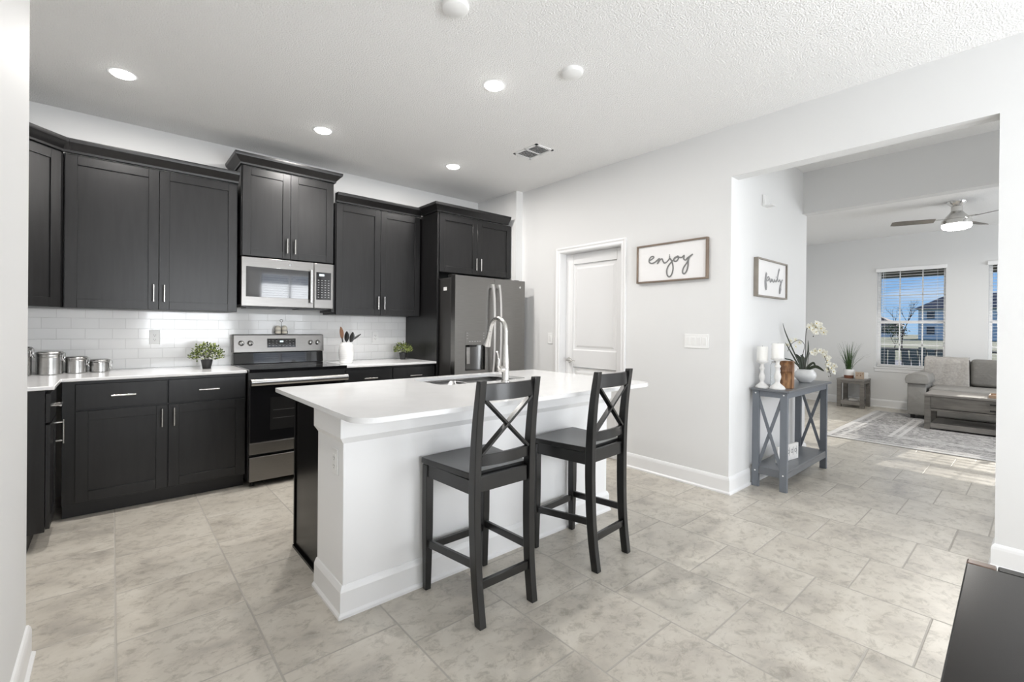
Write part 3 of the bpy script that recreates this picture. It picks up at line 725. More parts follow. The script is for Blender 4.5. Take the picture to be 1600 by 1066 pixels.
# ------------------------------------------------------------------ outlets and switches
def outlet(name, label, cat, loc, rz, kind, gangs=1, group=None):
    t = thing(name, label, cat, loc, rz, group)
    wd = .070 + .046*(gangs-1); hh = .115
    B(-wd/2, wd/2, -.006, -.0005, -hh/2, hh/2).build('cover_plate', PLASTW, t, bevel=.002)
    for g in range(gangs):
        cx = (g-(gangs-1)/2)*.046
        if kind == 'switch':
            w = MB(); w.hexa([(cx-.016, -.0085, -.033), (cx+.016, -.0085, -.033), (cx+.016, -.0062, -.033), (cx-.016, -.0062, -.033), (cx-.016, -.0115, .033), (cx+.016, -.0115, .033), (cx+.016, -.0062, .033), (cx-.016, -.0062, .033)])
            w.build('rocker', PLASTW, t, bevel=.001)
        else:
            w = MB().use(PLASTW); w.box(cx-.017, cx+.017, -.008, -.0062, -.034, .034); w.use(DARKPL)
            for zz in (-.018, .018):
                w.box(cx-.008, cx-.006, -.0086, -.0081, zz-.003, zz+.006); w.box(cx+.006, cx+.008, -.0086, -.0081, zz-.003, zz+.005); w.lathe([(.0005, 0), (.0024, 0), (.0024, .0005), (.0005, .0005)], (cx, -.0081, zz-.009), 10, (0, -1, 0))
            w.build('receptacle', None, t)
    return t
YT = YB-.008
outlet('wall_outlet', 'white double outlet on the tiled wall above the left counter', 'outlet', (.258, YT, 1.166), 0, 'outlet', group='white wall outlets')
outlet('wall_outlet', 'white double outlet on the tiled wall between crock and small plant', 'outlet', (2.134, YT, 1.155), 0, 'outlet', group='white wall outlets')
outlet('wall_outlet', 'white outlet on the end of the white island wall', 'outlet', (.765, 2.09, .66), -PI/2, 'outlet', group='white wall outlets')
outlet('light_switch', 'white four-gang rocker switch plate below the enjoy sign', 'switch', (XR, 1.855, 1.175), -PI/2, 'switch', 4)
outlet('light_switch', 'white single switch between refrigerator and white door', 'switch', (XR, 3.516, 1.158), -PI/2, 'switch', 1)
t = thing('wall_chime', 'small white wall sensor box high on the passage wall above the family sign', 'sensor', (4.24, 1.588, 2.38))
w = MB(); w.hexa([(-.05, -.03, -.04), (.05, -.03, -.04), (.05, -.0005, -.05), (-.05, -.0005, -.05), (-.05, -.012, .05), (.05, -.012, .05), (.05, -.0005, .05), (-.05, -.0005, .05)])
w.build('casing', PLASTW, t, bevel=.004)
B(-.03, .05, -.075, -.0135, -.048, -.041).build('lower_tray', PLASTW, t, bevel=.002)

# ------------------------------------------------------------------ bar stools
def make_stool():
    t = thing('bar_stool', 'black wooden counter stool with X back, the nearer one on the left', 'bar stool', (1.334, 1.760, 0), 0, 'black counter stools')
    def post(sx):
        ys = [(-.208, 0, .040), (-.188, .14, .042), (-.176, .28, .044), (-.170, .45, .046), (-.170, .60, .046), (-.176, .75, .042), (-.190, .90, .036), (-.212, 1.045, .030)]
        P = spline([(0, a, b) for a, b, c in ys], 4); rings = []
        import bisect
        for i, p in enumerate(P):
            j = min(i/4, len(ys)-1.001); k = int(j); d_ = ys[k][2]*(1-(j-k))+ys[k+1][2]*(j-k)
            xo = sx*(.150 + .008*min(1, p.z/.5))
            hw = .0175
            rings.append([(xo-hw, p.y-d_/2, p.z), (xo+hw, p.y-d_/2, p.z), (xo+hw, p.y+d_/2, p.z), (xo-hw, p.y+d_/2, p.z)])
        MB().loft(rings).build('rear_leg', CHAIRM, t, bevel=.003)
    def fleg(sx):
        x = sx*.174; w = MB()
        w.loft([[(x-.015, .178, 0), (x+.015, .178, 0), (x+.015, .208, 0), (x-.015, .208, 0)], [(x-.020, .172, .30), (x+.020, .172, .30), (x+.020, .212, .30), (x-.020, .212, .30)], [(x-.020, .172, .606), (x+.020, .172, .606), (x+.020, .212, .606), (x-.020, .212, .606)]])
        w.build('front_leg', CHAIRM, t, bevel=.003)
    for s_ in (-1, 1): post(s_); fleg(s_)
    # seat, slightly dished
    w = MB(); nx, ny = 12, 10; top = []; bot = []
    for j in range(ny+1):
        y = -.150 + .375*j/ny; hw = .166 + .040*(j/ny)
        if j == ny: hw -= .008
        rt_, rb = [], []
        for i in range(nx+1):
            u = -1+2*i/nx; x = u*hw; dish = -.009*(1-u*u)*math.sin(PI*min(1, max(0, j/ny)))
            rt_.append(w.bm.verts.new((x, y - (.010*u*u if j == ny else 0), .640+dish))); rb.append(w.bm.verts.new((x, y - (.010*u*u if j == ny else 0), .612)))
        top.append(rt_); bot.append(rb)
    for j in range(ny):
        for i in range(nx): w.face([top[j][i], top[j][i+1], top[j+1][i+1], top[j+1][i]]); w.face([bot[j][i], bot[j+1][i], bot[j+1][i+1], bot[j][i+1]])
        w.face([top[j][0], top[j+1][0], bot[j+1][0], bot[j][0]]); w.face([top[j][nx], bot[j][nx], bot[j+1][nx], top[j+1][nx]])
    for i in range(nx): w.face([top[0][i], bot[0][i], bot[0][i+1], top[0][i+1]]); w.face([top[ny][i], top[ny][i+1], bot[ny][i+1], bot[ny][i]])
    w.build('seat', CHAIRM, t, bevel=.004)
    w = MB()
    w.box(-.154, .154, .180, .198, .548, .611); w.box(-.135, .135, -.180, -.160, .560, .628)
    for s_ in (-1, 1): w.bar((s_*.160, -.150, .580), (s_*.178, .175, .580), .018, .062)
    w.build('apron', CHAIRM, t, bevel=.002)
    def rail(a, b, w_, h_, nm='stretcher'): MB().bar(a, b, w_, h_).build(nm, CHAIRM, t, bevel=.002)
    for s_ in (-1, 1): rail((s_*.153, -.158, .248), (s_*.174, .175, .226), .017, .036)
    rail((-.156, .192, .205), (.156, .192, .205), .018, .036); rail((-.134, -.188, .166), (.134, -.188, .166), .018, .038)
    def curved(z0, z1, y0, dip, nm, th=.018):
        w = MB(); rings = []
        for i in range(13):
            u = -1+2*i/12; x = u*.141; y = y0 - dip*(1-u*u); zt = 0
            rings.append([(x, y-th/2, z0), (x, y+th/2, z0), (x, y+th/2, z1), (x, y-th/2, z1)])
        w.loft(rings).build(nm, CHAIRM, t, bevel=.002)
    curved(.958, 1.030, -.202, .022, 'top_rail', .020); curved(.672, .722, -.174, .018, 'lower_back_rail')
    MB().bar((-.138, -.180, .722), (.132, -.205, .960), .012, .028, (0, 1, 0)).build('cross_brace', CHAIRM, t, bevel=.0015)
    MB().bar((.138, -.176, .722), (-.132, -.2005, .960), .012, .028, (0, 1, 0)).build('cross_brace', CHAIRM, t, bevel=.0015)
    return t
st = make_stool()
s2 = copy_tree(st); s2.location.x = 2.048; s2.location.y = 1.742; s2.rotation_euler.z = math.radians(5); s2['label'] = 'black wooden counter stool with X back, farther one at the right end'

# ------------------------------------------------------------------ counter things
def canister(x, y, r, h, label):
    t = thing('canister', label, 'canister', (x, y, .9203), 0, 'stainless canisters')
    MB().lathe([(.001, 0), (r-.004, 0), (r, .004), (r, h*.74), (r+.0015, h*.75), (r, h*.77), (r, h-.022), (r-.002, h-.020), (.001, h-.020)], n=40).build('body', STEEL, t)
    MB().lathe([(r+.001, h-.0195), (r+.003, h-.016), (r+.003, h-.008), (r-.002, h-.002), (r*.8, h), (.001, h)], n=40).build('lid', STEEL, t)
    w = MB(); dx = Vector((.92, -.38, 0)).normalized()
    p = dx*(r+.004)
    w.tube(spline([p+Vector((0, 0, h-.010)), p+dx*.012+Vector((0, 0, h-.012)), p+dx*.012+Vector((0, 0, h-.045)), p+dx*.003+Vector((0, 0, h-.055))], 5), .0025, 8)
    w.bar(p+dx*.004+Vector((0, 0, h-.05)), p+dx*.015+Vector((0, 0, h-.075)), .012, .004)
    w.bar(p*1.0+Vector((0, 0, h-.065)), p+dx*.001+Vector((0, 0, h-.028)), .018, .004, dx)
    w.build('clasp', CHROME, t)
canister(-.472, 4.42, .066, .195, 'tallest stainless clasp canister, cut off by the near white wall')
canister(-.326, 4.475, .068, .158, 'second tallest stainless clasp canister of the row')
canister(-.194, 4.51, .058, .118, 'third stainless clasp canister, second smallest of the row')
canister(-.070, 4.535, .057, .092, 'smallest stainless clasp canister at the right end of the row')

def bushy(name, label, x, y, rad, hgt, n, seed):
    t = thing(name, label, 'plant', (x, y, .9203), 0, 'small potted plants on the counter')
    r = random.Random(seed)
    MB().lathe([(.001, 0), (.029, 0), (.041, .066), (.041, .072), (.037, .072), (.036, .064), (.001, .062)], n=28).build('pot', POTB, t)
    w = MB()
    for k in range(24):
        a = r.uniform(0, 2*PI); e = r.uniform(.3, 1.35); l_ = r.uniform(.5, .8)
        q = Vector((math.cos(a)*math.cos(e)*rad*l_, math.sin(a)*math.cos(e)*rad*l_, .07+math.sin(e)*(hgt-.08)*l_))
        w.tube([(math.cos(a)*.01, math.sin(a)*.01, .058), q*.5+Vector((0, 0, .045)), q], .0012, 5)
    w.build('stems', STEMM, t)
    w = MB()
    for k in range(n):
        a = r.uniform(0, 2*PI); e = math.asin(r.uniform(-.12, 1)); l_ = r.uniform(.55, 1.0)
        c = Vector((math.cos(a)*math.cos(e)*rad*l_, math.sin(a)*math.cos(e)*rad*l_, .090+math.sin(e)*(hgt-.095)*l_))
        w.use(LEAF2 if r.random() < (.30 if seed == 3 else .55) else LEAF)
        d = (c-Vector((0, 0, .08))).normalized() + Vector((r.uniform(-.8, .8), r.uniform(-.8, .8), r.uniform(-.5, .5))); d.normalize()
        sd = d.cross(Vector((r.uniform(-1, 1), r.uniform(-1, 1), 1))).normalized(); nn = d.cross(sd); L_ = r.uniform(.014, .023); W2_ = L_*.34
        b0 = w.bm.verts.new(c); b1 = w.bm.verts.new(c+d*L_*.45+sd*W2_+nn*.003); b2 = w.bm.verts.new(c+d*L_); b3 = w.bm.verts.new(c+d*L_*.45-sd*W2_+nn*.003); bm_ = w.bm.verts.new(c+d*L_*.5)
        for f in ((b0, b1, bm_), (b1, b2, bm_), (b2, b3, bm_), (b3, b0, bm_)): w.face(f)
    w.build('foliage', None, t, smooth=0)
    return t
bushy('potted_plant', 'leafy green plant in black pot on the counter left of the range', .573, 4.40, .118, .215, 620, 3)
bushy('potted_plant', 'smaller pale green plant in black pot beside the tall black panel', 2.365, 4.52, .098, .19, 480, 5)

t = thing('utensil_crock', 'white ribbed ceramic crock holding cooking utensils', 'crock', (1.668, 4.31, .9203))
w = MB(); pr = [(.001, 0), (.050, 0), (.054, .004)]
for k in range(9): z = .015+k*.018; rr = .054+.013*math.sin(PI*min(1, (z/.19))*.85+.2); pr += [(rr, z), (rr+.0012, z+.006), (rr, z+.014)]
pr += [(.050, .190), (.051, .200), (.046, .200), (.045, .186), (.045, .02), (.001, .02)]
w.lathe(pr, n=40).build('jar', CERAM, t, smooth=60)
def utensil(name, label, dx, dy, tip, mt, hmt, shape, mid=None):
    base = Vector((1.668+dx, 4.31+dy, .945)); tp = Vector(tip)
    t = thing(name, label, 'utensil', tuple(base), 0, 'cooking utensils in the crock')
    d = (tp-base); L_ = d.length; u = d.normalized(); h0 = u*L_*.66; hv = u*L_*.34
    if mid: h0 = Vector(mid)-base; hv = tp-Vector(mid)
    MB().tube([Vector((0, 0, 0)), h0+hv*.05], .0055, 8).build('handle', hmt, t)
    u = hv.normalized()
    side = u.cross(Vector((.65, .75, 0))).normalized(); fwd = side.cross(u)
    w = MB(); rings = []
    hw, thick = shape
    for k in range(9):
        s_ = k/8; c = h0 + hv*s_; wd = max(.004, hw*math.sin(PI*min(.97, .12+.86*s_))**.7)
        rings.append([c+side*wd*math.cos(a_*PI/5)+fwd*thick*math.sin(a_*PI/5)+fwd*(.006*math.sin(PI*s_)) for a_ in range(10)])
    w.loft(rings).build('head', mt, t)
utensil('wooden_spoon', 'wooden spoon with black handle leaning left in the white crock', -.012, .0, (1.615, 4.315, 1.265), SPOONW, BPLAST, (.019, .005))
utensil('serving_spoon', 'black slotted spoon standing in the middle of the crock', .0, .01, (1.675, 4.32, 1.222), BPLAST, BPLAST, (.024, .004))
utensil('ladle', 'black round-headed spoon right of the slotted spoon', .005, -.01, (1.722, 4.29, 1.215), BPLAST, BPLAST, (.024, .006))
utensil('spatula', 'black spatula leaning far right out of the crock', -.015, .016, (1.812, 4.32, 1.195), BPLAST, BPLAST, (.011, .004), (1.714, 4.326, 1.135))

def shaker_set():
    t = thing('shaker_caddy', 'wire caddy standing on top of the range control panel', 'caddy', (1.190, 4.660, 1.1905))
    w = MB(); w.tube([(-.055, 0, .003), (.055, 0, .003)], .0022, 6); w.tube([(0, 0, .003), (0, 0, .115)], .0018, 6)
    w.tube([(math.cos(a*PI/8)*.012, 0, .125+math.sin(a*PI/8)*.012) for a in range(17)], .0018, 6)
    for s_ in (-1, 1): w.tube([(s_*.028+math.cos(a*PI/8)*.0265, math.sin(a*PI/8)*.0265, .03) for a in range(17)], .0015, 6)
    for s_ in (-1, 1): w.tube([(s_*.055, 0, .003), (s_*.055, 0, .03)], .0016, 6)
    w.tube([(0, -.024, .002), (0, .024, .002)], .002, 6)
    w.build('wire_frame', BLACKMET, t)
    first = None
    for s_, l in ((-1, 'left cream ceramic shaker in the wire caddy on the range'), (1, 'right cream ceramic shaker in the wire caddy on the range')):
        if first is None:
            k = thing('spice_shaker', l, 'shaker', (1.190+s_*.028, 4.660, 1.1965), 0, 'cream shakers on the range')
            MB().lathe([(.001, 0), (.022, 0), (.024, .006), (.024, .048), (.021, .060), (.012, .072), (.001, .075)], n=24).build('body', CREAM, k)
            MB().lathe([(.0246, .030), (.0250, .031), (.0250, .033), (.0246, .034)], n=24).build('stripe', BPLAST, k)
            first = k
        else:
            k = copy_tree(first); k.location.x = 1.190+s_*.028; k['label'] = l
shaker_set()

# ------------------------------------------------------------------ signs
def sign(name, label, loc, rz, W_, H_, strokes, dot, mt, rad, fmt, group='framed word signs'):
    """local: x to the right along the wall, -y towards the room"""
    t = thing(name, label, 'sign', loc, rz, group)
    B(.012, W_-.012, -.022, -.001, .012, H_-.012).build('board', SIGNW, t)
    f = .013; w = MB(); dp = -.036
    w.box(0, f, dp, -.0008, 0, H_); w.box(W_-f, W_, dp, -.0008, 0, H_); w.box(f, W_-f, dp, -.0008, 0, f); w.box(f, W_-f, dp, -.0008, H_-f, H_)
    w.build('frame', fmt, t, bevel=.001)
    w = MB()
    for (pts, r) in strokes:
        P = spline([(x, -.0245, z) for x, z in pts], 4); w.tube(P, r, 8, .5) if False else None
        # flat raised ribbon
        rings = []
        for i, p in enumerate(P):
            d = (P[min(i+1, len(P)-1)]-P[max(i-1, 0)])
            d = d.normalized() if d.length > 1e-7 else Vector((1, 0, 0))
            n_ = Vector((-d.z, 0, d.x)); e = Vector((0, -.0012-.00002*(i % 7), 0))
            rings.append([p+n_*r, p+n_*r+e, p-n_*r+e, p-n_*r])
        w.loft(rings)
    for (x, z) in dot: w.lathe([(.0003, 0), (rad*1.3, 0), (rad*1.3, .0012), (.0003, .0012)], (x, -.0245, z), 12, (0, -1, 0))
    w.build('lettering', mt, t, smooth=0)
E1 = [(2.2861, 1.8723), (2.2593, 1.8827), (2.2416, 1.8966), (2.2506, 1.9065), (2.2714, 1.9025), (2.2868, 1.8803), (2.2841, 1.8563), (2.2588, 1.8458), (2.2264, 1.8557), (2.1974, 1.8761), (2.1858, 1.8775), (2.2056, 1.8369), (2.1799, 1.8691), (2.1609, 1.8749), (2.1527, 1.8559), (2.1393, 1.8381), (2.1167, 1.8445), (2.0973, 1.863), (2.089, 1.8723), (2.072, 1.8501), (2.0594, 1.8083), (2.0584, 1.7727), (2.0707, 1.7332), (2.0928, 1.7156), (2.1115, 1.7339), (2.1159, 1.7727), (2.1022, 1.8073), (2.0774, 1.8354), (2.0473, 1.8627), (2.0175, 1.8837), (2.0081, 1.8686), (2.0225, 1.845), (2.0444, 1.8432), (2.0517, 1.8607), (2.0365, 1.8767), (2.0093, 1.8737), (1.9796, 1.868), (1.9584, 1.8831), (1.9619, 1.8561), (1.9474, 1.8431), (1.9265, 1.8597), (1.8827, 1.8853)]
E2 = [(1.8827, 1.8853), (1.9083, 1.8676), (1.9211, 1.8394), (1.9242, 1.7953), (1.9358, 1.7519), (1.9578, 1.73), (1.9713, 1.7475), (1.9626, 1.7816), (1.9366, 1.8163), (1.9237, 1.8372)]
cv = lambda S: [(2.410-y, z-1.677) for y, z in S]
sign('enjoy_sign', 'wide brown-framed white sign reading enjoy beside the white door', (XR, 2.410, 1.677), -PI/2, .653, .333,
     [(cv(E1), .0058), (cv(E2), .0058), (cv([(2.0904, 1.895), (2.089, 1.8723)]), .004)], [(2.41-2.0904, 1.902-1.677)], SIGNG, .0035, FRAMEW)
F1 = [(4.2399, 1.7601), (4.2232, 1.7287), (4.2128, 1.6817), (4.2179, 1.6244), (4.2379, 1.6211), (4.243, 1.6469), (4.2303, 1.683), (4.2471, 1.712), (4.2703, 1.7301), (4.2942, 1.7273), (4.277, 1.705), (4.2535, 1.694), (4.2889, 1.7059), (4.3064, 1.7213), (4.3132, 1.6937), (4.3278, 1.6901), (4.3428, 1.717), (4.352, 1.6965), (4.3673, 1.7165), (4.3802, 1.6962), (4.3963, 1.695), (4.4105, 1.7174), (4.4236, 1.697), (4.4507, 1.7133), (4.4612, 1.6997), (4.4915, 1.7501), (4.5306, 1.8173), (4.5157, 1.8004), (4.4915, 1.7501), (4.4966, 1.7071), (4.5246, 1.714), (4.5372, 1.7246), (4.5573, 1.7042), (4.6092, 1.7276)]
F2 = [(4.6092, 1.7276), (4.5795, 1.7082), (4.5655, 1.6486), (4.5537, 1.6065), (4.5316, 1.6077), (4.5392, 1.6567), (4.5643, 1.6876), (4.5964, 1.7143)]
cf = lambda S: [(x-4.03, z-1.552) for x, z in S]
sign('family_sign', 'smaller grey-framed sign reading family on the passage wall', (4.03, 1.588, 1.552), 0, .670, .325,
     [(cf(F1), .0052), (cf(F2), .0060), (cf([(4.2399, 1.7601), (4.2232, 1.7287), (4.2128, 1.6817), (4.2179, 1.6244)]), .013), (cf([(4.5306, 1.8173), (4.5157, 1.8004), (4.4915, 1.7501)]), .009), (cf([(4.5655, 1.6486), (4.5437, 1.6065)]), .013)],
     [(4.4537-4.03, 1.7413-1.552)], SIGNG2, .004, mat('frame_grey_wood', srgb(150, 142, 132), .55, noise=(7, .2), wood=(1, 1, 1)))

# ------------------------------------------------------------------ console table and what stands on it
CX0, CX1, CY0, CY1 = 3.965, 4.985, 1.302, 1.562
t = thing('console_table', 'narrow slate grey console table with X sides against the passage wall', 'table', (0, 0, 0))
B(CX0-.025, CX1+.04, CY0-.020, CY1+.002, .782, .800).build('tabletop', GREYP2, t, bevel=.003)
for x in (CX0, CX1-.030):
    for y in (CY0, CY1-.052): B(x, x+.030, y, y+.052, 0, .781).build('leg', GREYP, t, bevel=.002)
w = MB()
w.box(CX0+.004, CX0+.022, CY0+.053, CY1-.053, .735, .781); w.box(CX1-.022, CX1-.004, CY0+.053, CY1-.053, .735, .781)
w.box(CX0+.031, CX1-.031, CY0+.004, CY0+.020, .735, .781); w.box(CX0+.031, CX1-.031, CY1-.020, CY1-.004, .735, .781)
w.build('apron', GREYP, t, bevel=.001)
w = MB(); w.box(CX0+.031, CX1-.031, CY0+.004, CY1-.004, .150, .166); w.box(CX0+.031, CX1-.031, CY0+.003, CY0+.018, .105, .1495)
w.box(CX0+.004, CX0+.030, CY0+.053, CY1-.053, .105, .166); w.box(CX1-.030, CX1-.004, CY0+.053, CY1-.053, .105, .166)
w.build('lower_shelf', GREYP2, t, bevel=.001)
for x in (CX0+.006, CX1-.018):
    for k, (a, b) in enumerate((((CY0+.040), (CY1-.040)), ((CY1-.040), (CY0+.040)))):
        MB().bar((x+.006+k*.0085-.004, a, .160), (x+.006+k*.0085-.004, b, .740), .008, .024, (0, 1, 0)).build('cross_brace', GREYP, t, bevel=.001)
w = MB()
for z in (.13, .76):
    for y in (CY0+.026, CY1-.026): w.lathe([(.0003, 0), (.006, 0), (.006, .001), (.0003, .001)], (CX0-.0001, y, z), 12, (-1, 0, 0))
w.build('bolt_caps', PLASTW, t)

def candle(x, y, hh, s, label1, label2):
    t = thing('candle_holder', label1, 'candle holder', (x, y, .8003), 0, 'white turned candle holders')
    pr = [(.001, 0), (.052, 0), (.053, .006), (.046, .018), (.030, .030), (.017, .042), (.015, .052), (.022, .068), (.025, .085), (.021, .105), (.013, .125), (.014, .14), (.021, .152), (.022, .160), (.013, .172), (.014, .19), (.044, .205), (.046, .210), (.046, .217), (.001, .217)]
    MB().lathe([(r*s, z*hh/.217) for r, z in pr], n=32).build('pedestal', MATTEW, t, smooth=60)
    c = thing('pillar_candle', label2, 'candle', (x, y, .8005+hh), 0, 'white pillar candles')
    MB().lathe([(.001, 0), (.041*s, 0), (.042*s, .004), (.042*s, .110), (.039*s, .114), (.001, .112)], n=32).build('wax', WAX, c)
    MB().tube([(0, 0, .111), (.001, 0, .120)], .0010, 6).build('wick', BPLAST, c)
candle(4.018, 1.508, .222, .95, 'shorter white turned candle holder nearer the wall', 'white pillar candle on the shorter holder by the wall')
candle(4.030, 1.397, .250, 1.05, 'taller white turned candle holder at the front left of the console', 'white pillar candle on the taller front holder')
t = MB(); rings = []
for k in range(9):
    z = .8003+.222*k/8; j = .006*math.sin(k*2.1)+.004*math.sin(k*4.7)
    rings.append([(4.125+j*.5, 1.318, z), (4.170, 1.318+.002, z), (4.170, 1.372, z), (4.115+j, 1.410+j, z), (4.105+j, 1.39+j, z)])
t.loft(rings)
tag(t.build('wood_block', LIVEW, bevel=.002, smooth=30), 'brown live-edge wood block standing beside the tall candle holder', 'wood block')
t = thing('glass_jar', 'clear glass jar with wire handle behind the wood block', 'jar', (4.215, 1.470, .8003))
gm = bpy.data.materials.new('clear_glass'); gm.use_nodes = True; gb = gm.node_tree.nodes['Principled BSDF']; gb.inputs['Transmission Weight'].default_value = 1; gb.inputs['Roughness'].default_value = .02; gb.inputs['IOR'].default_value = 1.2; gb.inputs['Base Color'].default_value = (.95, .96, .96, 1)
MB().lathe([(.001, 0), (.044, 0), (.047, .006), (.047, .175), (.036, .195), (.036, .210), (.034, .210), (.034, .194), (.044, .173), (.044, .010), (.001, .008)], n=32).build('jar_body', gm, t, smooth=60)
MB().lathe([(.037, .196), (.039, .198), (.039, .206), (.037, .208)], n=32).build('neck_band', NICKEL, t)
MB().tube(spline([(-.039, 0, .202), (-.050, -.01, .225), (-.03, -.02, .262), (0, -.025, .272), (.03, -.02, .262), (.050, -.01, .225), (.039, 0, .202)], 5), .0016, 6).build('wire_handle', BLACKMET, t)
# shelf sign block
t = thing('shelf_sign', 'whitewashed wooden block sign on the lower console shelf', 'sign', (4.33, 1.42, .1663), math.radians(-8))
B(-.17, .17, -.010, .010, 0, .135).build('board', MATTEW, t, bevel=.002)
w = MB()
for k in range(5):
    x = -.12+k*.06
    w.lathe([(.012, 0), (.018, 0), (.018, .001), (.012, .001)], (x, -.0102, .075), 16, (0, -1, 0)); w.box(x+.017, x+.0205, -.0112, -.0102, .04, .11)
w.build('lettering', SIGNG2, t)

# orchid
OX, OY = 4.78, 1.425
t = thing('potted_orchid', 'white orchid with arching flower sprays in a round white bowl', 'plant', (OX, OY, .8003))
MB().lathe([(.001, 0), (.048, 0), (.052, .004), (.082, .040), (.088, .062), (.082, .088), (.066, .104), (.064, .112), (.068, .116), (.064, .118), (.058, .110), (.070, .090), (.04, .088), (.001, .088)], n=40).build('pot', CERAM, t, smooth=60)
V = Vector; R_ = rt.copy()
def px_off(dx, dz, dep=0): return R_*(dx*.0058) + V((0, 0, dz*.0058)) + V((fw.x, fw.y, 0))*dep
w = MB()
def blade(w, pts, w0, mt):
    w.use(mt); P = spline(pts, 5); n = len(P); rings = []
    for i, p in enumerate(P):
        d = (P[min(i+1, n-1)]-P[max(i-1, 0)]).normalized(); s_ = d.cross(V((.655, .755, .3))).normalized(); nn = d.cross(s_)
        u = i/(n-1); ww = w0*max(.05, math.sin(PI*min(1, .12+.88*u)) ** .6)
        rings.append([p+s_*ww, p+nn*.0016, p-s_*ww, p-nn*.0030])
    w.loft(rings)
Z0 = 18
for pts, ww in (([(0, 15), (-8, 30), (-20, 55), (-30, 78), (-34, 92)], .006), ([(-2, 15), (-10, 28), (-20, 45), (-30, 62)], .007), ([(-2, 15), (-10, 26), (-20, 34), (-28, 36), (-38, 38)], .006),
                ([(2, 15), (2, 30), (6, 48), (6, 66)], .009), ([(0, 15), (-4, 28), (-8, 38), (-14, 44)], .015), ([(2, 15), (0, 25), (-1, 36), (-6, 42)], .017),
                ([(3, 15), (10, 22), (20, 24), (32, 17)], .016), ([(-2, 15), (-6, 24), (-4, 38), (-2, 44)], .016), ([(0, 15), (6, 24), (14, 30), (18, 25)], .013)):
    blade(w, [px_off(a-2, b-0) for a, b in pts], ww, ORLEAF)
w.build('leaves', None, t)
w = MB()
st1 = spline([px_off(a, b) for a, b in ((-1, 14), (0, 45), (0, 72), (2, 84), (10, 88), (18, 82), (20, 74))], 6); w.tube(st1, .0028, 7)
st2 = spline([px_off(a, b) for a, b in ((3, 14), (5, 42), (12, 50), (24, 48), (32, 36), (36, 22), (40, 12))], 6); w.tube(st2, .0024, 7)
st3 = spline([px_off(a, b, -.02) for a, b in ((-3, 14), (-6, 42), (-4, 58), (-12, 66), (-24, 60), (-30, 48))], 6); w.tube(st3, .0024, 7)
for q in ((18, 76), (22, 80), (12, 72), (36, 16), (40, 10), (37, 9)): w.lathe([(.0005, -.006), (.004, -.002), (.004, .003), (.0005, .006)], px_off(*q), 8)
w.build('flower_stems', STEMM, t)
r = random.Random(11)
def blossom(c, s, parent):
    w = MB(); ang = r.uniform(0, 2*PI)
    nrm = V((-.655+r.uniform(-.4, .4), -.755+r.uniform(-.4, .4), r.uniform(-.2, .4))).normalized()
    a_ = nrm.cross(V((0, 0, 1))).normalized(); b_ = a_.cross(nrm)
    w.use(PETAL)
    for k in range(5):
        th = ang + k*2*PI/5; d = a_*math.cos(th)+b_*math.sin(th); sd = nrm.cross(d); L_ = s*(1 if k % 2 else .85); wd = s*(.48 if k % 2 else .32)
        rows = []
        for i in range(6):
            u = i/5; ww = wd*math.sin(PI*(.1+.85*u)); cc = c+d*L_*u + nrm*(s*.25*math.sin(u*PI*.6))
            rows.append([w.bm.verts.new(cc+sd*ww*v_+nrm*(-s*.10*v_*v_)) for v_ in (-1, -.5, 0, .5, 1)])
        for p, q in zip(rows, rows[1:]):
            for i in range(4): w.face([p[i], p[i+1], q[i+1], q[i]])
    w.use(PETALY); w.lathe([(.0006, 0), (s*.14, s*.06), (s*.10, s*.22), (.0006, s*.26)], c, 8, nrm)
    return w.build('blossom', None, parent, smooth=60)
for a, b in ((10, 88), (16, 86), (22, 84), (8, 82), (14, 79), (4, 86), (26, 82), (10, 80), (20, 90), (28, 78), (14, 92)): blossom(px_off(a-1, b, r.uniform(-.03, .02)), .036, t)
for a, b in ((14, 49), (20, 50), (26, 47), (31, 41), (35, 34), (38, 28), (40, 22), (34, 28), (42, 17), (9, 46), (17, 46), (29, 46), (38, 38), (43, 26), (36, 20)): blossom(px_off(a, b, r.uniform(-.02, .02)), .030, t)
for a, b in ((-6, 62), (-12, 66), (-19, 64), (-25, 58), (-30, 50), (-9, 55)): blossom(px_off(a, b, .05+r.uniform(-.02, .02)), .026, t)

# ------------------------------------------------------------------ living room
o = B(-1.35, 1.35, -1.75, 1.75, 0, .008).build('area_rug', RUGM, loc=(7.87, 0.0, .0004), rz=math.radians(0), bevel=.002)
tag(o, 'grey distressed patterned rug under the coffee table', 'rug')
def frame_table(name, label, x0, x1, y0, y1, h, z0=0.0):
    t = thing(name, label, 'table', (0, 0, z0))
    B(x0, x1, y0, y1, h-.028, h).build('tabletop', GREYW2, t, bevel=.002)
    L_ = .058
    for x in (x0+.004, x1-L_-.004):
        for y in (y0+.004, y1-L_-.004): B(x, x+L_, y, y+L_, 0, h-.0285).build('leg', GREYW, t, bevel=.002)
    return t
sx0, sx1, sy0, sy1 = 9.22, 9.66, 1.905, 2.285
t = frame_table('side_table', 'small weathered grey wood side table with lower shelf by the far wall', sx0, sx1, sy0, sy1, .475)
w = MB(); w.box(sx0+.008, sx0+.030, sy0+.063, sy1-.063, .400, .446); w.box(sx1-.030, sx1-.008, sy0+.063, sy1-.063, .400, .446)
for y in (sy0+.008, sy1-.030): w.box(sx0+.063, sx1-.063, y, y+.022, .400, .446)
w.build('apron', GREYW, t)
w = MB(); w.box(sx0+.004, sx0+.030, sy0+.063, sy1-.063, .05, .112); w.box(sx0+.0305, sx1-.006, sy0+.064, sy1-.064, .095, .112); w.build('lower_shelf', GREYW2, t)
cx0, cx1, cy0, cy1 = 8.00, 8.60, -.15, 1.02
